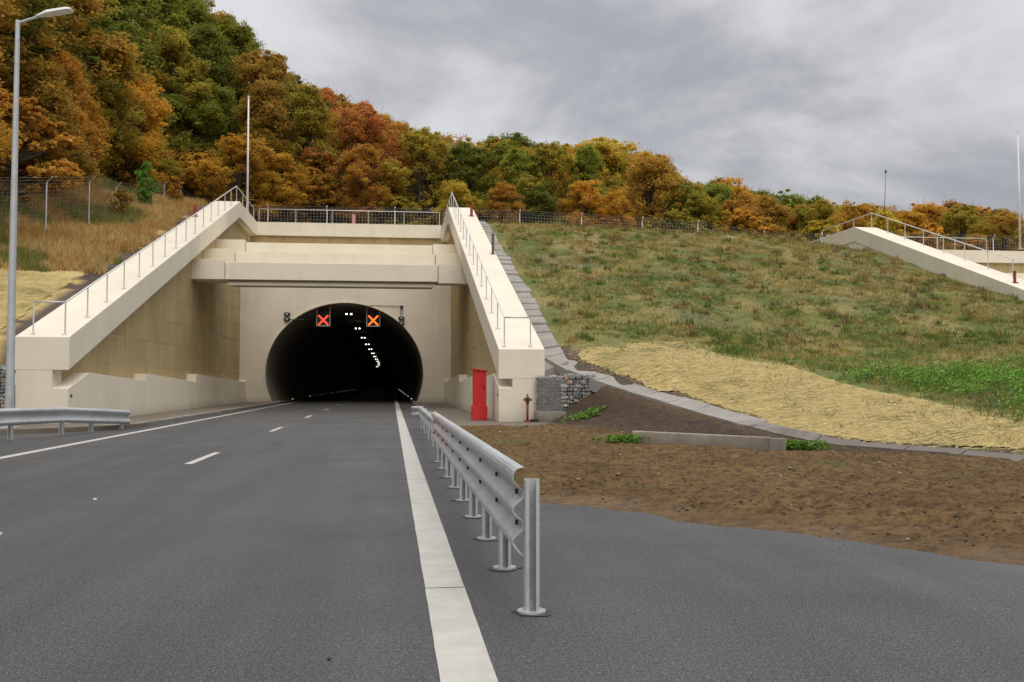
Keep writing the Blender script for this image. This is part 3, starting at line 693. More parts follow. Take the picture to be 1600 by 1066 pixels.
def smooth_prof(pts, n=3):
    o = []
    for i in range(len(pts)-1):
        a, b = np.array(pts[i]), np.array(pts[i+1])
        if i > 0: o.append(tuple(a*.78+np.array(b)*.22))
        else: o.append(tuple(a))
        o.append(tuple(a*.22+b*.78) if i < len(pts)-2 else tuple(b))
    return o
THRIE = [(o*.85, z) for o, z in [(-.012,.878),(.0,.885),(.045,.878),(.068,.862),(.080,.838),(.080,.812),(.070,.795),(.008,.742),(0,.73),(0,.705),(.008,.693),(.070,.648),(.080,.636),(.080,.610),(.070,.598),(.008,.552),(0,.54),(0,.512),(.008,.50),(.070,.452),(.080,.44),(.080,.412),(.068,.392),(.03,.355),(0,.335)]]
WB = [(0,.76),(.045,.752),(.07,.73),(.078,.705),(.066,.685),(.008,.635),(0,.622),(0,.590),(.008,.577),(.066,.53),(.078,.51),(.07,.482),(.045,.46),(0,.452)]
def channel_post(parent, x, y, z0, z1, wdt=.085, dep=.10, plate=True, ang=0):
    mb = MB(); t = .007
    pr = [(-wdt/2,-dep/2),(-wdt/2+.022,-dep/2),(-wdt/2+.022,-dep/2+t),(-wdt/2+t,-dep/2+t),(-wdt/2+t,dep/2-t),(wdt/2-t,dep/2-t),(wdt/2-t,-dep/2+t),(wdt/2-.022,-dep/2+t),(wdt/2-.022,-dep/2),(wdt/2,-dep/2),(wdt/2,dep/2),(-wdt/2,dep/2)]
    pr = [(x+u*cos(ang)-v_*sin(ang), y+u*sin(ang)+v_*cos(ang)) for u, v_ in pr]
    n = len(pr); mb.v = [(a, b, z0) for a, b in pr]+[(a, b, z1) for a, b in pr]; mb.f = [(i, (i+1) % n, n+(i+1) % n, n+i) for i in range(n)]
    # end faces as strips
    for b in (0, n): mb.f += [(b+0,b+1,b+2,b+3), (b+0,b+3,b+4,b+11), (b+4,b+5,b+10,b+11), (b+5,b+6,b+9,b+10), (b+6,b+7,b+8,b+9)]
    o = mb.build('post', M['galv'], parent)
    if plate:
        mb = MB(); pts = [(x+.088*cos(2*pi*i/24), y+.085*sin(2*pi*i/24)) for i in range(24)]
        mb.prism_z(pts, z0, z0+.018); mb.build('base_plate', M['galv'], o)
        for bx_, by_ in ((-.1,-.03),(.1,-.03)): pass
        mb = MB(); ph_ = random.uniform(0, 6); pts = [(x+(.125+.025*sin(2*i*.26+ph_)+.015*sin(5*i*.26))*cos(2*pi*i/24), y+(.115+.02*sin(3*i*.26+ph_))*sin(2*pi*i/24)) for i in range(24)]
        mb.prism_z(pts, z0+.001, z0+.006); mb.build('sealant', M['tar'], o)
    return o
def bolts(parent, pts, dirx=-1):
    for (x, y, z) in pts: MB().tube([(x, y, z), (x+dirx*.018, y, z)], .017, 8).build('bolt', M['darkmetal'], parent)
gr = empty('guardrail', (.86, 6.1, 0), 'galvanized guardrail in front with three-wave steel beam, ending at a bare post', 'guardrail')
beam_y = [6.12, 10.2, 14.2, 18.9]
for i in range(3):
    mb = MB(); y0, y1 = beam_y[i], beam_y[i+1]+.16; off = .80-.006*(2-i) if i < 2 else .80
    path = [(.812+.004*i, y, -.004*i) for y in np.linspace(y0, y1, 8)]
    sweep(mb, THRIE, path); o = mb.build('beam', M['galv_pink' if i == 2 else 'galv'], gr)
    if i == 2: o['label'] = 'beam length with pinkish film left on it'
    bolts(o, [(.80, y0+d, z) for d in (.18,) for z in (.72, .525)] + [(.80, y0+d, z) for d in (1.4, 2.8) for z in (.72, .525)])
for i, y in enumerate([6.1, 7.56, 9.0, 10.5, 11.97, 13.5, 15.0, 16.5, 17.9]):
    channel_post(gr, .858, y, 0, .815 if i == 0 else .80)
gf = empty('guardrail', (.95, 24, 0), 'farther galvanized guardrail with two-wave beam leading towards the red cabinet', 'guardrail')
for y0, y1 in ((18.7, 22.9), (22.8, 27.0), (26.9, 31.2)):
    mb = MB(); sweep(mb, WB, [(.84+.004*(y-18.7), y, -.004*(y-18.7)) for y in np.linspace(y0, y1, 5)]); o = mb.build('beam', M['galv'], gf)
    bolts(o, [(.84+.004*(y0-18.7), y0+.12, .6)])
mb = MB(); sweep(mb, [(o*1.2, z) for o, z in WB], [(.885, 31.1, -.05), (.80, 31.4, -.06), (.66, 31.5, -.06)]); mb.build('end_piece', M['galv'], gf, smooth=True)
for y in (19.4, 22.14, 24.9, 28.1, 31.0): channel_post(gf, .95, y, 0, .72, plate=False)
gl = empty('guardrail', (-9.0, 28.8, 0), 'short bluish guardrail with two-wave beam in front of the street lamp', 'guardrail')
WL = [(o*1.25, (z-.61)*1.38+.61) for o, z in WB]
pathA = [(-10.9,19.5,-.02),(-9.9,24,-.02),(-9.32,26.3,-.02),(-8.92,28.8,-.06)]; pathB = [(-8.95,28.7,-.055),(-8.45,30.1,-.13),(-8.12,32.2,-.24)]
for pth in (pathA, pathB):
    mb = MB(); sweep(mb, [(-o, z) for o, z in WL], pth, -.005); mb.build('beam', M['galv'], gl)
for (x, y, z1) in ((-9.95,23.5,.6), (-9.42,26.2,.6), (-9.02,28.8,.6), (-8.6,30.05,.5), (-8.25,32.0,.42)): channel_post(gl, x, y, -.05, z1, .12, .07, False)

# ------------------------------------------------------------------ red cabinet and hydrant
cxx, cyy = 3.22, 36.6
e = empty('hose_cabinet', (cxx, cyy, .07), 'tall narrow red metal cabinet with wider base beside the right wall', 'cabinet')
MB().box(cxx-.29,cxx+.27,cyy-.27,cyy+.27,.07,.60).build('base_box', M['red'], e, bevel=.012)
bd = MB().box(cxx-.24,cxx+.23,cyy-.22,cyy+.22,.60,1.92).build('cabinet_body', M['red'], e, bevel=.01)
MB().prism_y([(cxx-.30,1.925),(cxx+.28,1.86),(cxx+.28,1.90),(cxx-.30,1.965)], cyy-.30, cyy+.28).build('lid', M['red'], e)
MB().box(cxx-.19,cxx+.18,cyy-.228,cyy-.218,.68,1.80).build('door_panel', M['red'], bd)
MB().box(cxx+.12,cxx+.15,cyy-.25,cyy-.225,1.2,1.32).build('handle', M['darkmetal'], bd)
hx, hy = 4.72, 34.55
e = empty('hydrant', (hx, hy, .07), 'dark red standpipe hydrant in front of the right wing end', 'hydrant')
MB().tube([(hx,hy,.07),(hx,hy,.78)], .042, 12).build('standpipe', M['red_old'], e, smooth=True)
hdm = MB(); hdm.tube([(hx,hy,.72),(hx,hy,.78),(hx,hy,.90),(hx,hy,.95)], .07, 12); hdh = hdm.build('head', M['red_old'], e)
for s in (-1, 1): MB().tube([(hx,hy-.02,.85),(hx+s*.12,hy-.02,.85)], .04, 10).build('outlet', M['red_old'], hdh); MB().tube([(hx+s*.10,hy-.02,.85),(hx+s*.14,hy-.02,.85)], .05, 10).build('outlet_cap', M['darkmetal'], hdh)
MB().tube([(hx,hy-.08,.85),(hx,hy-.13,.85)], .06, 10).build('front_cap', M['darkmetal'], hdh)
MB().tube([(hx,hy,.97),(hx,hy,1.04)], .03, 6).build('valve_nut', M['darkmetal'], e)
MB().tube([(hx,hy,.07),(hx,hy,.13)], .12, 12).build('flange', M['red_old'], e)
MB().box(hx+.10,hx+.36,hy-.12,hy+.14,.07,.17).build('valve_box', M['darkmetal'], e)

# ------------------------------------------------------------------ gabions
def stone_mesh(seed):
    r = random.Random(seed); import bmesh
    bm = bmesh.new(); bmesh.ops.create_icosphere(bm, subdivisions=1, radius=.5)
    for v in bm.verts: v.co *= r.uniform(.78, 1.18)
    me = bpy.data.meshes.new('stone'); bm.to_mesh(me); bm.free(); me.materials.append(M['stone']); return me
ST = [stone_mesh(i) for i in range(7)]
def gabion(o, a, b, z0, z1, label, size=.17, mesh=.10, depth=1.0, dense=False, parent=None):
    """front face runs from plan point a to plan point b"""
    e = empty('gabion', (*a, z0), label, 'gabion', 'gabion baskets') if parent is None else parent
    a = np.array(a, float); b = np.array(b, float); l = np.linalg.norm(b-a); d = (b-a)/l; nb = np.array((-d[1], d[0]))    # towards the back
    q = [a+nb*.09, b+nb*.09-d*.09, b+nb*depth-d*.09, a+nb*depth]
    MB().prism_z([tuple(p) for p in q], z0, z1-.09).build('core', M['darkmetal'] if not dense else M['slab'], e)
    def put(c, s, flat):
        st = link('stone', random.choice(ST), None, e, c); st.scale = (s*random.uniform(.9,1.5), s*random.uniform(.8,1.2), s*random.uniform(.55,.95)); st.rotation_euler = (random.uniform(-.3,.3), random.uniform(-.3,.3), math.atan2(d[1], d[0])+random.uniform(-.4,.4))
    z = z0+size*.4
    while z < z1-.04:
        u = random.uniform(0, size*.6)
        while u < l:
            s = size*random.uniform(.75, 1.2); p = a+d*u+nb*random.uniform(.05,.10); put((p[0], p[1], min(z+random.uniform(-.02,.02), z1-.06)), s, 0); u += s*1.12
        z += size*.66
    for _ in range(int(l*depth/(size*size)*.55)):
        p = a+d*random.uniform(.05, l-.08)+nb*random.uniform(.08, depth-.05); put((p[0], p[1], z1-.07), size, 1)
    wr = MB(); n = int(l/mesh); r = .004
    for k in range(n+1): p = a+d*(l*k/n)-nb*.012; wr.tube([(p[0],p[1],z0),(p[0],p[1],z1)], r, 4)
    m_ = int((z1-z0)/mesh)
    for k in range(m_+1):
        p = a-nb*.012; p2 = b-nb*.012; zz_ = z0+(z1-z0)*k/m_; wr.tube([(p[0],p[1],zz_),(p2[0],p2[1],zz_)], r, 4)
    for k in range(int(depth/mesh)+1):
        p = b+nb*k*mesh+d*.012; wr.tube([(p[0],p[1],z0),(p[0],p[1],z1)], r, 4)
    wr.build('wire_cage', M['wire'], e); return e
gabion(None, (5.80,33.55), (6.88,33.30), .45, 1.74, 'gabion of rough grey and rusty stones at the corner beside the drain slabs', .20, .10)
g2 = gabion(None, (5.02,34.75), (5.78,33.60), .45, 1.70, 'darker densely netted gabion between the right wing and the stone gabion', .10, .05, .9, True)
gabion(None, (-14.2,32.5), (-11.84,32.75), .14, 1.98, 'dark gabion at the left picture edge behind the street lamp', .18, .10)
tag(MB().prism_z([(4.98,34.72),(5.80,33.50),(6.9,33.22),(6.9,34.2),(5.1,35.6)], -.2, .45).build('gabion_footing', M['lowwall'], bevel=.01), 'concrete footing under the two gabions by the right wing', 'footing')

# ------------------------------------------------------------------ drainage slabs
dc = empty('drainage_channel', (7.3, 33, 1.4), 'line of grey concrete drain slabs curving around the foot of the hill', 'drainage channel')
pa = [np.array(c, float) for c in CH[:-1]]
sl_ = [0]+list(np.cumsum([np.linalg.norm(b-a) for a, b in zip(pa, pa[1:])]))
def chp(s): return np.array([np.interp(s, sl_, [p[k] for p in pa]) for k in range(3)])
s = 0
while s < sl_[-1]-.3:
    ln = 1.45; a, b = chp(s), chp(min(sl_[-1], s+ln-.03)); d = (b-a)/np.linalg.norm(b-a); nn = np.array((-d[1], d[0], 0)); nn /= np.linalg.norm(nn)
    wd_ = .44 if s < 12 else .24; jit = random.uniform(-.03,.03); lift = .03 if s < 13 else .0
    def row(p, e=0): return [p+nn*wd_+(0,0,lift+.14+jit+e), p+nn*wd_*.3+(0,0,lift+.03+e), p-nn*wd_*.3+(0,0,lift+e), p-nn*wd_+(0,0,lift+.06+e)]
    mb = MB(); top = row(a)+row(b, random.uniform(-.01,.02)); bot = [p-(0,0,.42) for p in top]
    mb.add(top+bot, [(0,1,5,4),(1,2,6,5),(2,3,7,6),(8,12,13,9),(9,13,14,10),(10,14,15,11),(0,8,9,1),(1,9,10,2),(2,10,11,3),(4,5,13,12),(5,6,14,13),(6,7,15,14),(0,4,12,8),(3,11,15,7)])
    mb.build('slab', M['slab'], dc); s += ln
ds = empty('drainage_channel', (5.9, 38, 2.7), 'strip of rough tilted slabs climbing beside the outer edge of the right wing', 'drainage channel')
y = 35.6
while y < 74:
    ln = .95+random.uniform(-.08,.08); x0, x1 = 5.42, 6.36-.08*min(1, (y-35)/30)
    z0a = hz(5.5, y)+.26; z1a = hz(6.4, y)+.17; z0b = hz(5.5, y+ln)+.26; z1b = hz(6.4, y+ln)+.17; j = random.uniform(-.02,.08); j2 = random.uniform(-.03,.04); xx = random.uniform(-.08,.08)
    MB().add([(x0,y,z0a+j-.05),(x1+xx,y+.1,z1a+j+j2),(x1+xx,y+ln,z1b+j+j2-.05),(x0,y+ln-.06,z0b+j-.1)]+[(x0,y,z0a-.3),(x1+xx,y+.1,z1a-.3),(x1+xx,y+ln,z1b-.3),(x0,y+ln-.06,z0b-.3)],
        [(0,1,2,3),(4,7,6,5),(0,4,5,1),(1,5,6,2),(2,6,7,3),(3,7,4,0)]).build('slab', M['slab'], ds, bevel=.015)
    y += ln
# low wall in the soil
e = empty('low_wall', (6.5, 20.4, 0), 'low grey concrete wall half buried in the brown soil', 'wall')
MB().add([(5.22,21.35,-.1),(7.62,19.55,-.1),(7.75,19.72,-.1),(5.35,21.52,-.1),(5.22,21.35,.37),(7.62,19.55,.31),(7.75,19.72,.31),(5.35,21.52,.37)],
    [(0,3,2,1),(4,5,6,7),(0,1,5,4),(1,2,6,5),(2,3,7,6),(3,0,4,7)]).build('wall_body', M['lowwall'], e, bevel=.012)
MB().add([(7.63,19.55,-.1),(7.86,19.38,-.1),(7.99,19.55,-.1),(7.76,19.72,-.1),(7.63,19.55,.29),(7.86,19.38,.29),(7.99,19.55,.29),(7.76,19.72,.29)],
    [(0,3,2,1),(4,5,6,7),(0,1,5,4),(1,2,6,5),(2,3,7,6),(3,0,4,7)]).build('end_stub', M['kerb'], e)

# ------------------------------------------------------------------ straw mats
def blades_mesh(name, px, py, pz, hgt, wid, lean, colr, nb):
    """nb blades per tuft, triangles"""
    n = len(px); k = n*nb
    bx = np.repeat(px, nb)+rng.normal(0, 1, k)*np.repeat(wid*4, nb); by = np.repeat(py, nb)+rng.normal(0, 1, k)*np.repeat(wid*4, nb); bz = np.repeat(pz, nb)-.02
    h = np.repeat(hgt, nb)*rng.uniform(.5, 1.15, k); an = rng.uniform(0, 2*pi, k); le = np.repeat(lean, nb)*rng.uniform(.2, 1.5, k)*h
    w_ = np.repeat(wid, nb)*rng.uniform(.6, 1.3, k); a2 = rng.uniform(0, 2*pi, k)
    v0 = np.c_[bx-np.cos(a2)*w_, by-np.sin(a2)*w_, bz]; v1 = np.c_[bx+np.cos(a2)*w_, by+np.sin(a2)*w_, bz]; v2 = np.c_[bx+np.cos(an)*le, by+np.sin(an)*le, bz+h]
    V = np.stack([v0, v1, v2], 1).reshape(-1, 3); F = np.arange(3*k).reshape(-1, 3)
    c = np.repeat(colr, nb, 0)*rng.uniform(.75, 1.25, (k, 1)); C = np.repeat(c, 3, 0)
    return fast_mesh(name, V, F, {'Col': C})
def fibres(px, py, pz, colr, ln=.13):
    k = len(px); an = rng.normal(.5, .7, k); l = ln*rng.uniform(.5, 1.5, k); w_ = rng.uniform(.004, .009, k); dz = rng.normal(0, .015, k)
    d = np.c_[np.cos(an), np.sin(an)]; n_ = np.c_[-d[:,1], d[:,0]]
    A = np.c_[px, py]; v = [np.c_[A-d*l[:,None]-n_*w_[:,None], pz+.015], np.c_[A-d*l[:,None]+n_*w_[:,None], pz+.02], np.c_[A+d*l[:,None], pz+.03+np.abs(dz)]]
    V = np.stack(v, 1).reshape(-1, 3); F = np.arange(3*k).reshape(-1, 3); return V, F, np.repeat(colr, 3, 0)
def straw(name, X, Y, F, hf, mask, label, dens, area):
    Z = hf(X, Y)+.03+(fbm(X*2.2, Y*2.2, 4, 101)-.5)*.06; wv_ = fbm(X*1.1, Y*1.1, 4, 103); fine = fbm(X*5, Y*5, 3, 107)
    cc = np.array((.47, .365, .155))*(.66+.42*wv_+.34*fine)[:,None]
    gpt = np.clip((fbm(X*.9+3, Y*.9, 3, 109)-.60)*5, 0, .7)[:,None]; cc = cc*(1-gpt)+np.array((.16, .17, .045))*gpt
    V, F2, C2 = compact(np.c_[X,Y,Z], F, mask[F].all(1), cc)
    x0, x1, y0, y1 = area; k = dens; px = rng.uniform(x0, x1, k); py = rng.uniform(y0, y1, k)
    return V, F2, C2
X, Y, F = grid(6, 14, 15, 39.5, .11)
mk = inmat(X, Y)
V, F2, C2 = straw('mat', X, Y, F, hz, mk, '', 0, (0,1,0,1))
px = rng.uniform(6, 14, 60000); py = rng.uniform(15.5, 39, 60000); k_ = inmat(px+rng.normal(0, .3, len(px)), py+rng.normal(0, .45, len(px))) & (px > xc(py)+.45); px, py = px[k_], py[k_]
pz = hz(px, py)+.03
fc = np.array((.55, .43, .19))*rng.uniform(.55, 1.3, (len(px), 1)); fv, ff, fcol = fibres(px, py, pz, fc)
def quads(f): return np.c_[f, f[:,2]] if f.shape[1] == 3 else f
me = fast_mesh('straw_mat', V, F2, {'Col': C2}, True)
o = tag(link('straw_mat', me, M['straw']), 'yellow straw erosion mat spread over the foot of the right hill', 'mat', 'straw erosion mats')
tag(link('straw_fibres', fast_mesh('straw_fibres', fv, ff, {'Col': fcol}), M['straw'], o), kind='stuff')
X, Y, F = grid(-22, -12.6, 32.8, 45, .12)
mk = (Y+(fbm(X*.45, Y*.45, 4, 2)-.5)*3 < 43.6) & (X < -12.9+(fbm(X, Y, 3, 6)-.5)*.5)
V, F2, C2 = straw('mat', X, Y, F, left_h, mk, '', 0, (0,1,0,1))
o = tag(link('straw_mat', fast_mesh('straw_mat', V, F2, {'Col': C2}, True), M['straw']), 'yellow straw erosion mat on the left slope behind the street lamp', 'mat', 'straw erosion mats')
px = rng.uniform(-20, -12.9, 14000); py = rng.uniform(33, 43, 14000); fc = np.array((.55, .43, .19))*rng.uniform(.55, 1.3, (len(px), 1)); fv, ff, fcol = fibres(px, py, left_h(px, py)+.06, fc)
tag(link('straw_fibres', fast_mesh('straw_fibres', fv, ff, {'Col': fcol}), M['straw'], o), kind='stuff')

# ------------------------------------------------------------------ grass
PAL = np.array([(.115,.205,.035),(.185,.235,.055),(.34,.295,.105),(.54,.43,.20),(.36,.29,.115),(.23,.19,.09),(.085,.14,.05)])*np.array((.95,.86,.70))
def grass_cols(px, py, dry):
    a = fbm(px*.38, py*.38, 4, 201); b = fbm(px*1.3, py*1.3, 3, 203); n = len(px)
    s = (a-.5)*3.0+(b-.5)*3.6+rng.normal(0, .42, n)+dry
    idx = np.clip(np.round(s*1.35+1.55), 0, 5).astype(int); c = PAL[idx].copy(); g_ = rng.random(n) < .06; c[g_] = PAL[6]
    return c*rng.uniform(.75, 1.2, (n, 1))
n = 190000
px = rng.uniform(5.9, 60, n); py = 36+(rng.random(n)**.8)*42
k_ = (px > xc(py)+1.0) & ~((px > 32.8) & (py < 77)) & (px < .75*py+3) & (~inmat(px+rng.normal(0, .35, n), py+rng.normal(0, .5, n)) | (rng.random(n) < .03)) & ~inweed(px, py); px, py = px[k_], py[k_]
dens = fbm(px*.8, py*.8, 3, 207); k_ = dens+rng.normal(0, .12, len(px)) > .43; px, py = px[k_], py[k_]
dry = np.clip((py-50)/22, -.75, .7)*.8-.05
tall = (fbm(px*.6+9, py*.6, 3, 211) > .62)
hg = rng.uniform(.06, .16, len(px))*np.where(tall, 1.5, 1.0)*np.where(py > 68, .9, 1)
tag(link('grass', blades_mesh('grass', px, py, hz(px, py)+.02, hg, rng.uniform(.008, .017, len(px)), rng.uniform(.5, 1.4, len(px)), grass_cols(px, py, dry+tall*.5), 4), M['blades']), 'patchy green and brown grass over the right hill', 'grass', kind='stuff')
n = 800                                                               # taller dry clumps
px = rng.uniform(6.8, 33, n); py = rng.uniform(37.5, 72, n); k_ = (px < .75*py+3) & ~inmat(px, py); px, py = px[k_], py[k_]
c = np.array([(.34,.25,.09),(.26,.17,.07),(.40,.33,.14),(.14,.18,.045),(.20,.14,.07),(.10,.16,.04)])[rng.integers(0, 6, len(px))]
tag(link('grass_clumps', blades_mesh('grass_clumps', px, py, hz(px, py)+.02, rng.uniform(.14, .38, len(px)), rng.uniform(.012, .028, len(px))*1.6, rng.uniform(.3, .9, len(px)), c, 26), M['blades']), 'taller dry grass clumps dotted over the right hill', 'grass', kind='stuff')
n = 16000                                                             # lower right, between mat and weeds
px = rng.uniform(11, 33, n); py = rng.uniform(14, 40, n); k_ = (px < .75*py+3) & (~inmat(px+rng.normal(0, .4, n), py+rng.normal(0, .6, n)) | (rng.random(n) < .08)) & (px > xc(py)+1.2) & (~inweed(px, py) | (rng.random(n) < .6)); px, py = px[k_], py[k_]
tag(link('grass', blades_mesh('grass', px, py, hz(px, py)+.02, rng.uniform(.08, .26, len(px)), rng.uniform(.008, .016, len(px)), rng.uniform(.4, 1.1, len(px)), grass_cols(px, py, -.45), 6), M['blades']), 'green grass low on the right slope', 'grass', kind='stuff')
n = 42000
px = rng.uniform(-24, -12.2, n); py = rng.uniform(38, 80, n); Lm = (py+(fbm(px*.45, py*.45, 4, 2)-.5)*3 < 43.6)
k_ = ~Lm & (px < -12.5+(fbm(px, py, 3, 77)-.5)*1.4); px, py = px[k_], py[k_]
s = np.clip((fbm(px*.4, py*.4, 4, 221)-.35)*3, 0, 1)[:,None]; c = np.array((.50, .32, .105))*(1-s)+np.array((.56, .42, .17))*s
gk = fbm(px*.25, py*.25, 3, 8) > .60; c[gk] = (.22, .23, .06); rk = rng.random(len(px)) < .12; c[rk] = (.24, .11, .055)
tag(link('dry_grass', blades_mesh('dry_grass', px, py, left_h(px, py)+.03, rng.uniform(.2, .55, len(px)), rng.uniform(.010, .02, len(px)), rng.uniform(.3, .9, len(px)), c*rng.uniform(.75, 1.25, (len(px), 1)), 5), M['blades']), 'dry orange and tan grass on the left slope', 'grass', kind='stuff')
# leafy weeds: one mass of small leaves
def leaf_quads(C, nrm_bias, size, cl, elong=1.5):
    n = len(C); d = rng.normal(0, 1, (n, 3)); d[:,2] *= .5; d /= np.linalg.norm(d, axis=1)[:,None]
    q = rng.normal(0, 1, (n, 3)); q[:,2] += nrm_bias; nn = np.cross(d, np.cross(q, d)); nn /= np.linalg.norm(nn, axis=1)[:,None]+1e-9; s_ = np.cross(nn, d)
    L_ = (size*elong)[:,None]; W = (size*.55)[:,None]
    V = np.stack([C-d*L_*.5, C+s_*W-d*L_*.05-nn*L_*.06, C+d*L_*.5-nn*L_*.1, C-s_*W-d*L_*.05-nn*L_*.06], 1).reshape(-1, 3)
    return V, np.arange(4*n).reshape(-1, 4), np.repeat(cl, 4, 0)
n = 9000; px = rng.uniform(12.5, 31, n); py = rng.uniform(17, 38, n); k_ = inweed(px+rng.normal(0, .5, n), py+rng.normal(0, .7, n)) & (px < .73*py+2.5) & (fbm(px*.7, py*.7, 3, 251) > .40); px, py = px[k_], py[k_]
m_ = 16; hgt = .18+.45*fbm(px*.9, py*.9, 3, 231)
C = np.c_[np.repeat(px, m_)+rng.normal(0, .16, len(px)*m_), np.repeat(py, m_)+rng.normal(0, .16, len(px)*m_), np.repeat(hz(px, py), m_)+rng.random(len(px)*m_)*np.repeat(hgt, m_)]
cl = np.array((.15, .29, .045))*rng.uniform(.6, 1.5, (len(C), 1)); cl *= (.65+.8*fbm(C[:,0]*.8, C[:,1]*.8, 3, 241))[:,None]; cl[rng.random(len(C)) < .15] = (.15, .22, .04)
V, F, cc = leaf_quads(C, .8, rng.uniform(.022, .062, len(C)), cl, 1.9)
tag(link('weeds', fast_mesh('weeds', V, F, {'Col': cc}), M['blades']), 'dense bright green weeds at the right picture edge', 'weeds', kind='stuff')
# weed patches in the soil
for (wx, wy, wr, nn_, lb) in ((6.1, 31.0, .75, 70, 'bright green weeds on the dark mound below the gabions'), (5.05, 21.3, .5, 55, 'green weeds at the left end of the low wall'), (8.55, 20.2, .55, 60, 'green grass clump right of the low wall')):
    px = wx+rng.normal(0, wr*.5, nn_); py = wy+rng.normal(0, wr*.35, nn_); C = np.c_[np.repeat(px, 9)+rng.normal(0,.06,nn_*9), np.repeat(py, 9)+rng.normal(0,.06,nn_*9), np.repeat(hz(px, py)+.08, 9)+rng.random(nn_*9)*.16]
    cl = np.array((.14, .25, .04))*rng.uniform(.6, 1.4, (len(C), 1)); V, F, cc = leaf_quads(C, 1.0, rng.uniform(.03, .07, len(C)), cl, 2.2)
    tag(link('weed_patch', fast_mesh('weed_patch', V, F, {'Col': cc}), M['blades']), lb, 'weeds', 'weed patches in the soil', 'stuff')
# soil clods and pebbles
def pebbles(name, n, area, hf, mask, sz, mat_, lab):
    ico = [(0,0,1),(.9,0,.3),(.28,.85,.3),(-.72,.53,.3),(-.72,-.53,.3),(.28,-.85,.3),(0,0,-.6)]
    fi = np.array([(0,1,2),(0,2,3),(0,3,4),(0,4,5),(0,5,1),(6,2,1),(6,3,2),(6,4,3),(6,5,4),(6,1,5)]); ico = np.array(ico)
    x0, x1, y0, y1 = area; px = rng.uniform(x0, x1, n); py = rng.uniform(y0, y1, n); k_ = mask(px, py); px, py = px[k_], py[k_]; n = len(px)
    s = sz[0]+(sz[1]-sz[0])*rng.random(n)**4; V = ico[None]*rng.uniform(.7, 1.3, (n, 7, 1))*s[:,None,None]; a = rng.uniform(0, 6.3, n)
    x = V[...,0]*np.cos(a)[:,None]-V[...,1]*np.sin(a)[:,None]; y = V[...,0]*np.sin(a)[:,None]+V[...,1]*np.cos(a)[:,None]
    V = np.stack([x*1.2+px[:,None], y+py[:,None], V[...,2]*.7+hf(px, py)[:,None]+s[:,None]*.2], -1).reshape(-1, 3)
    F = (fi[None]+7*np.arange(n)[:,None,None]).reshape(-1, 3)
    tag(link(name, fast_mesh(name, V, F, {'Col': np.zeros((len(V), 3))}), mat_), lab, 'debris', kind='stuff')
okm = lambda x, y: (y > yb(x)+.25) & (x < xc(y)-.3) & (x > 1.6) & ~apron(x, y)
pebbles('soil_clods', 40000, (1.6, 20, 0, 33), soil_h, okm, (.005, .024), M['soil'], 'brown clods of earth strewn over the bare soil')
pebbles('spilled_dirt', 3500, (1.5, 9, 2.5, 13), lambda x, y: x*0+.001, lambda x, y: (y < yb(x)+.3) & (y > yb(x)-.8*rng.random(len(x))**2.5-.05), (.003, .011), M['soil'], 'crumbs of dirt spilled over the asphalt edge')
pebbles('pebbles', 1300, (1.6, 18, 0, 33), soil_h, okm, (.006, .045), M['pebble'], 'pale pebbles strewn over the bare soil')
pebbles('grit', 110, (-7, 8, 3, 24), lambda x, y: x*0+.002, lambda x, y: (y < yb(x)-.1) | (x < 1.0), (.003, .014), M['darkmetal'], 'dark grit on the asphalt')
for (x, y, lb) in ((-3.6, 9.8, 'left of the camera on the near asphalt'), (-3.55, 12.6, 'beyond the first on the asphalt'), (6.0, 25.6, 'on the dark mound'), (5.5, 23.6, 'below the dark mound'), (2.95, 27.2, 'on the soil behind the guardrail')):
    z = .002 if x < 1 else float(soil_h(np.array([x]), np.array([y]))[0])
    pts = [(x+random.uniform(.015,.03)*cos(k*pi/3), y+random.uniform(.015,.035)*sin(k*pi/3)) for k in range(6)]
    tag(MB().prism_z(pts, z, z+.02).build('litter_scrap', M['litter']), 'small white scrap of litter ' + lb, 'litter', 'litter scraps')

# ------------------------------------------------------------------ wire fences
def fence(pts, label, hgt=2.25, first=0, lean=(0, 1), wm_='wire', wr_=.0075, sp_=.26):
    e = empty('wire_fence', pts[0], label, 'fence', 'wire mesh fences on the hill')
    pts = [np.array(p, float) for p in pts]; ln = np.array((lean[0], lean[1], 0.0))
    for p in pts:
        MB().tube([p-(0,0,.3), p+(0,0,hgt), p+(0,0,hgt+.32)+ln*-.28], .05 if wm_ == 'wire' else .034, 6).build('post', M['whitepole' if wm_ == 'wire' else 'polemetal'], e)
    for a, b in zip(pts, pts[1:]):
        wr = MB(); l = np.linalg.norm(b-a); n = max(2, int(l/sp_))
        for k in range(11): 
            z = .08+k*(hgt-.1)/10; wr.tube([a+(0,0,z), (a+b)/2+(0,0,z-.02), b+(0,0,z)], wr_, 3, cap=False)
        for k in range(1, n): p = a+(b-a)*k/n; wr.tube([p+(0,0,.06), p+(0,0,hgt-.03)], wr_, 3, cap=False)
        for s_ in (.12, .25): wr.tube([a+(0,0,hgt+s_)+ln*-.24*(s_/.32), b+(0,0,hgt+s_)+ln*-.24*(s_/.32)], .006, 3, cap=False)
        wr.build('wire_mesh', M[wm_], e)
lf = [(x, y, zt-2.3) for x, y, zt in ((-17.4, 38.5, 9.0), (-17.0, 44, 10.2), (-16.5, 49.8, 11.4), (-15.9, 54.5, 12.4), (-16.0, 60, 13.2), (-16.1, 66, 14.3), (-16.3, 73.5, 16.0))]
fence(lf, 'wire mesh fence with bent posts climbing the left slope', 1.95, lean=(-1, 0), wm_='wire_dark', wr_=.004, sp_=.35)
def px_x(px_, y): return (px_-612)/1555*y*1.012 + 0.0
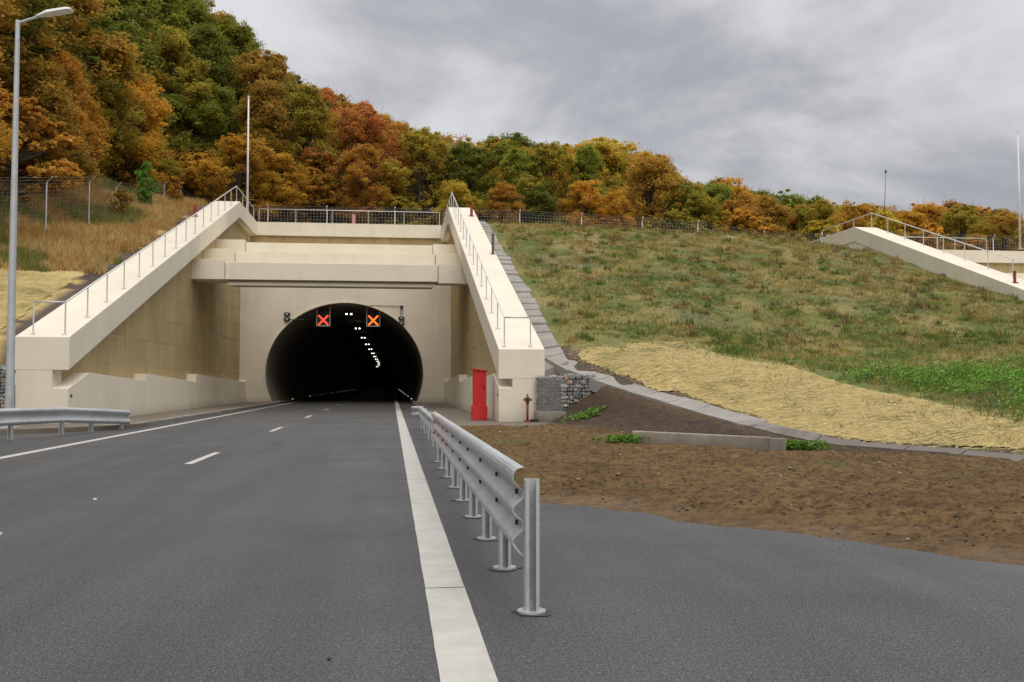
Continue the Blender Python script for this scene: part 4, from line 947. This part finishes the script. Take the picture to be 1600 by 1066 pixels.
xs_ = [-14.6, -10.1, -5.35, .2, 6.3, 10.6, 15.9, 21.2, 26.1, 31.9, 37.0, 42.4, 47.8, 53.2, 58.6]
fence([(-16.5, 80, 13.9)]+[(x, 82.5+.2*math.sin(x), float(min(floor_h(x, 82.5), hz(min(max(x,6),58), 80))) ) for x in xs_], 'long wire mesh fence along the top of the portals and the right hill', 2.6)

# ------------------------------------------------------------------ trees
def tube_np(pts, rads, n=6):
    mb = MB(); pts = [np.array(p, float) for p in pts]; vv = []
    for i, p in enumerate(pts):
        d = pts[min(i+1, len(pts)-1)]-pts[max(i-1, 0)]; d /= np.linalg.norm(d)+1e-9
        a = np.cross(d, (0,0,1)) if abs(d[2]) < .9 else np.cross(d, (1,0,0)); a /= np.linalg.norm(a)+1e-9; b = np.cross(d, a)
        for k in range(n): vv.append(p+rads[i]*(a*cos(2*pi*k/n)+b*sin(2*pi*k/n)))
    ff = [(i*n+k, i*n+(k+1) % n, (i+1)*n+(k+1) % n, (i+1)*n+k) for i in range(len(pts)-1) for k in range(n)]
    return vv, ff
def tree_proto(seed, shape, nclump, per, leaf):
    """about 10 m tall, base at the origin"""
    r = np.random.default_rng(seed)
    prof = {'broad': [(0.06,.25),(.2,.75),(.42,1.0),(.65,.95),(.85,.62),(1,.1)], 'oval': [(.05,.3),(.2,.7),(.45,1),(.7,.8),(.88,.48),(1,.08)],
            'cone': [(.04,.55),(.15,.9),(.35,1),(.6,.72),(.85,.34),(1,.04)], 'bush': [(.0,.7),(.2,1),(.5,.95),(.8,.6),(1,.15)]}[shape]
    rad = {'broad': 3.5, 'oval': 2.7, 'cone': 2.4, 'bush': 5.0}[shape]
    zs, rs = zip(*prof); lob = r.uniform(0, 6.28, 4); lam = r.uniform(.14, .32, 4)
    def env(t, a): return rad*np.interp(t, zs, rs)*(1+lam[0]*np.sin(2*a+lob[0]+5*t)+lam[1]*np.sin(3*a+lob[1]-7*t)+.7*lam[2]*np.sin(5*a+lob[2]+11*t))
    t = r.uniform(zs[0], 1, nclump*3); keep = r.random(nclump*3) < np.interp(t, zs, rs)*.9+.12; t = t[keep][:nclump]
    a = r.uniform(0, 2*pi, len(t)); q = r.random(len(t))**.42; rr = env(t, a)*q
    cen = np.c_[rr*np.cos(a), rr*np.sin(a), t*10*(1-.03*q)]
    nl = 11 if shape != 'bush' else 8; lt = np.r_[np.linspace(zs[0]+.12, .86, nl-2)+r.normal(0, .03, nl-2), .80, .90]; la = np.r_[np.arange(nl-2)*2.4+r.uniform(0, .9, nl-2), r.uniform(0, 6.28, 2)]
    lr = env(lt, la)*np.r_[r.uniform(.5, .78, nl-2), .25, .12]; lc = np.c_[lr*np.cos(la), lr*np.sin(la), lt*10]; lsz = rad*r.uniform(.24, .50, nl)
    li = r.integers(0, nl, len(t)); uu = r.normal(0, 1, (len(t), 3)); uu /= np.linalg.norm(uu, axis=1)[:,None]; uu *= (r.random(len(t))**.38)[:,None]
    lob_c = lc[li]+uu*lsz[li][:,None]*np.array((1.05, 1.05, .95)); lob_c[:,2] = np.clip(lob_c[:,2], .25, 9.95)
    use = r.random(len(t)) < .80; cen[use] = lob_c[use]; t = np.clip(cen[:,2]/10, 0, 1)
    crad = r.uniform(.18, .70, len(t))*(1.15-.35*t)
    # leaves: flattened sprays around each clump centre, mostly on its shell
    n = len(t)*per; ci = np.repeat(np.arange(len(t)), per)
    d = r.normal(0, 1, (n, 3)); d /= np.linalg.norm(d, axis=1)[:,None]; rad_ = r.random(n)**.6*(1+.35*(r.random(n) < .12))
    off = d*rad_[:,None]*crad[ci][:,None]*np.array((1.15, 1.15, .85)); out_ = cen[ci].copy(); out_[:,2] = 0; out_ /= np.linalg.norm(out_, axis=1)[:,None]+.3
    C = cen[ci]+off; C[:,2] -= .10*np.einsum('ij,ij->i', off, out_)
    k = C[:,2] > .1; C, ci2 = C[k], ci[k]
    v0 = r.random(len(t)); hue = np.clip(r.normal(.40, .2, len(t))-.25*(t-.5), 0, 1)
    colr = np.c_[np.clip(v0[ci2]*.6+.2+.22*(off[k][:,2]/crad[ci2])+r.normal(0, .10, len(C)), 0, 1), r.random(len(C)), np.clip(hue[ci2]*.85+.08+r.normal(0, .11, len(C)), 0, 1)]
    global rng; sv = rng; rng = r
    V, F, cc = leaf_quads(C, 1.1, leaf*r.uniform(.6, 1.35, len(C)), colr, 1.45); rng = sv
    # twigs sticking out at the outline
    crown = fast_mesh('crown', V, F, {'Col': cc})
    mb = MB(); H = 9.2; bend = r.normal(0, .25, 2)
    tp = [(bend[0]*(z/10)**2*2, bend[1]*(z/10)**2*2, z) for z in (-.4, .6, 2, 3.8, 5.6, 7.4, H)]
    mb.add(*tube_np(tp, [.24, .17, .145, .12, .085, .05, .015], 7))
    for k_ in range(nl):
        b = np.array((0, 0, max(.9, lc[k_][2]*.55))); mb.add(*tube_np([b, (b+lc[k_])/2+np.array((0, 0, -.1)), lc[k_]], [.085, .06, .025], 5))
    for qi, i in enumerate(r.choice(len(t), min(len(t), 90), replace=False)):
        c = cen[i]; zb = max(.8, c[2]*.62-.2); b = np.array((bend[0]*(zb/10)**2*2, bend[1]*(zb/10)**2*2, zb)); mid = b*.5+c*.5+np.array((0, 0, -.15))+r.normal(0, .12, 3)
        dirv = (c-b)/np.linalg.norm(c-b)+np.array((0, 0, .35)); tip = c+dirv*(crad[i]*.9+(.5*r.random() if qi % 2 else 0)); r0 = .05*(1.2-t[i])+.015
        mb.add(*tube_np([b, mid, c, tip], [r0, r0*.65, r0*.38, .006], 4))
    tm = bpy.data.meshes.new('trunk'); tm.from_pydata([tuple(p) for p in mb.v], [], mb.f); tm.materials.append(M['bark'])
    return tm, crown
PROTO = {}
for sh, cnt in (('broad', 4), ('oval', 4), ('cone', 2)):
    PROTO[sh] = [tree_proto(100+i*7+len(sh)*31, sh, 560, 88, .100) for i in range(cnt)]
PROTO['bush'] = [tree_proto(300+i, 'bush', 200, 90, .24) for i in range(3)]
for plist in PROTO.values():
    for tm, cr in plist: cr.materials.append(M['leaves_orange'])
YAW, PIT, FPX = R(6.891), R(2.466), 1555.6
def project(x, y, z):
    z = z-1.4; rt = x*cos(YAW)-y*sin(YAW); fl = x*sin(YAW)+y*cos(YAW); fw_ = fl*cos(PIT)+z*sin(PIT); up_ = -fl*sin(PIT)+z*cos(PIT)
    return 800+FPX*rt/fw_, 533-FPX*up_/fw_
SKY = [(-200,-300),(200,-150),(330,0),(400,55),(440,112),(480,132),(560,163),(620,188),(700,212),(745,222),(780,208),(815,222),(850,222),(960,221),(1035,246),(1060,268),(1095,280),(1130,276),(1160,292),(1200,300),(1300,309),(1350,318),(1375,330),(1440,318),(1500,319),(1560,324),(1600,342),(1800,345)]
def sky_y(px_): return float(np.interp(px_, [a for a, b in SKY], [b for a, b in SKY]))
NAMES = {'orange':'orange','dark_green':'dark green','olive':'olive','brown':'brown','yellow':'golden yellow','red':'reddish','rust':'rust coloured','green':'green','leafgreen':'fresh green'}
SHN = {'broad':'spreading','oval':'tall oval','cone':'pointed','bush':'low bushy'}
def region(px_):
    for lim, nm in ((30,'at the left picture edge'),(130,'right of the street lamp'),(240,'above the left slope fence'),(340,'above the upper left coping'),(400,'around the left flagpole'),(470,'right of the left flagpole'),(560,'above the left parapet'),(640,'above the tunnel mouth'),(700,'above the right parapet'),(770,'behind the top of the right wing'),(860,'behind the left hill fence'),(950,'above the left hill crest'),(1040,'behind the middle hill fence'),(1130,'above the right hill crest'),(1220,'behind the right hill fence'),(1310,'left of the far portal'),(1400,'behind the antenna'),(1500,'behind the far portal handrail')):
        if px_ < lim: return nm
    return 'at the right picture edge'
TREES = []
def tree(x, y, gz, h, shape, colr, rowname, cap=True, wide=1.0):
    px_, py_ = project(x, y, gz+h)
    if px_ < -140 or px_ > 1720: return
    if cap:                                       # stay under the ridge line seen in the photograph
        lim = sky_y(px_)+random.uniform(-7, 8)
        if rowname in ('ridge row', 'top row', 'upper row'):
            for _ in range(30):
                if py_ <= lim or h > (20 if x < 30 else 16): break
                h *= 1.03; px_, py_ = project(x, y, gz+h)
        for _ in range(30):
            if py_ >= lim or h < 3.0: break
            h *= .96; px_, py_ = project(x, y, gz+h)
        if h < 3.0: return
    TREES.append((x, y, gz, h, shape, colr, rowname, px_, wide))
def pick(d): 
    ks, ws = zip(*d); return random.choices(ks, ws)[0]
MIXES = [(-999, 300, [('brown',1.5),('olive',4),('dark_green',3.4),('green',2.6),('orange',.5),('rust',.5)]), (300, 470, [('dark_green',2.5),('olive',3),('green',2.5),('brown',1.5),('rust',1)]),
  (470, 720, [('brown',2),('rust',2.4),('olive',2.2),('orange',1.8),('red',1),('yellow',.8),('green',1)]), (720, 860, [('dark_green',2.5),('green',1.5),('orange',1),('red',1),('olive',1)]),
  (860, 1060, [('olive',2.6),('yellow',2),('orange',1.2),('green',1.4),('brown',.6)]), (1060, 1250, [('olive',2),('green',1.6),('brown',1.3),('orange',1.4),('rust',1)]), (1250, 9999, [('rust',2.2),('orange',2),('olive',2),('brown',1.4),('green',.8)])]
def mixat(px_): return next(d for a, b, d in MIXES if a <= px_ < b)
# rows behind the parapet and the hill crest, front to back
random.seed(23)
for ri, (yy, sp, h0, h1, rn) in enumerate(((88.5, 3.9, 5.5, 9.0, 'front row'), (93.5, 4.4, 10, 14, 'second row'), (100, 4.9, 13, 17, 'middle row'), (108, 5.4, 14, 19, 'upper row'), (118, 6.0, 15, 20, 'ridge row'), (129, 7.4, 13, 19, 'top row'))):
    x = -44 if ri < 5 else -36
    while x < .74*yy+6:
        xx = x+random.uniform(-1.2, 1.2); y = yy+random.uniform(-1.9, 1.9); gz = float(floor_h(xx, y))-.1
        px_, _ = project(xx, y, gz+8); sh = pick([('broad',3),('oval',3),('cone',.8)]) if ri else pick([('bush',2.2),('broad',1.5),('oval',1)])
        c = pick(mixat(px_)); 
        if ri == 0 and random.random() < .55: c = pick([('orange',2.5),('rust',2),('yellow',1),('brown',1.6)])
        h = random.uniform(h0, h1)*(.62 if sh == 'bush' else 1)
        if xx > 33 and ri > 0: h = max(h, 12)
        tree(xx, y, gz, h, sh, c, rn, True, random.uniform(.95, 1.25)); x += sp*random.uniform(.85, 1.15)
# left slope: beyond the fence, up the hill
for ri, (xx0, sp, h0, h1, rn) in enumerate(((-20.0, 4.0, 6, 10, 'fence row'), (-24.0, 4.4, 12, 17, 'second row'), (-29, 5.0, 15, 20, 'middle row'), (-35, 5.8, 16, 21, 'upper row'), (-42, 7, 17, 22, 'top row'))):
    y = 46+ri*2.5
    while y < 86:
        x = xx0+random.uniform(-1.1, 1.1); gz = float(left_h(x, y))-.1; px_, _ = project(x, y, gz+6)
        if ri == 0: c = pick([('orange',2.2),('rust',2),('brown',2.4),('olive',1.6)])
        elif ri == 1: c = pick([('brown',1),('olive',3.4),('green',2.6),('dark_green',2.6)])
        else: c = pick([('olive',3),('brown',1.2),('dark_green',3.4),('green',2.4)])
        sh = pick([('broad',2),('oval',2),('bush',1.4 if ri == 0 else 0)])
        tree(x, y, gz, random.uniform(h0, h1)*(.7 if sh == 'bush' else 1), sh, c, rn, px_ > 300, random.uniform(1, 1.25)); y += sp*random.uniform(.85, 1.15)
# single trees that stand out
for (x, y, h, sh, c, wd_) in ((-13.2, 86.5, 8.2, 'broad', 'orange', 1.35), (-9.6, 87.2, 6.8, 'broad', 'orange', 1.3), (-16.6, 84.5, 6.5, 'bush', 'orange', 1.0), (14.3, 118, 17, 'broad', 'dark_green', 1.2), (10.9, 98, 12, 'broad', 'green', 1.3), (24.5, 112, 18, 'broad', 'yellow', 1.5), (27.5, 106, 15, 'oval', 'olive', 1.5), (41.5, 112, 14, 'broad', 'dark_green', 1.3), (58.5, 103, 13, 'broad', 'orange', 1.4), (66, 104, 13, 'broad', 'rust', 1.5), (52, 104, 13, 'oval', 'olive', 1.3), (-15.2, 63.5, 3.0, 'bush', 'leafgreen', .5), (-14.2, 67.2, 1.9, 'bush', 'rust', .7), (-15.6, 59.5, 1.6, 'bush', 'brown', .9)):
    gz = float(left_h(x, y) if y < 80 else floor_h(x, y))-.1
    tree(x, y, gz, h, sh, c, 'lone', y > 80, wd_)
cnt = {}; LB = []; TREES.sort(key=lambda t: t[7])
for (x, y, gz, h, shape, colr, rn, px_, wide) in TREES:
    tm, cr = random.choice(PROTO[shape]); shrub = h < 3.2
    lb = '%s %s %s %s, %s' % (NAMES[colr], SHN[shape] if shape != 'bush' or shrub is False else 'low', 'shrub' if shrub else 'tree', region(px_), 'standing out' if rn == 'lone' else rn)
    LB.append(lb)
    e = empty('shrub' if shrub else 'broadleaf_tree', (x, y, gz), lb, 'shrub' if shrub else 'tree', 'autumn trees of the wooded hill')
    s = h/10; e.scale = (s*wide, s*wide, s); e.rotation_euler[2] = random.uniform(0, 6.28)
    t_ = bpy.data.objects.new('trunk', tm); col.objects.link(t_); t_.parent = e
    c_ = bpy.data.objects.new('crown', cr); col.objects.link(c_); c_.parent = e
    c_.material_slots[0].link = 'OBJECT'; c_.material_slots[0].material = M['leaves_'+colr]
from collections import Counter
ct = Counter(LB); seen = Counter(); ORD = ['left', 'second', 'third', 'fourth', 'fifth']
for o in [o for o in bpy.data.objects if o.get('category') in ('tree', 'shrub')]:
    l_ = o['label']
    if ct[l_] > 1 and l_ in ct:
        i = seen[l_]; seen[l_] += 1; o['label'] = l_+', '+('left one' if i == 0 else 'right one' if i == ct[l_]-1 else 'middle one')
print('trees', len(TREES), 'objects', len(bpy.data.objects), 'tris', sum(len(m_.polygons) for m_ in bpy.data.meshes))
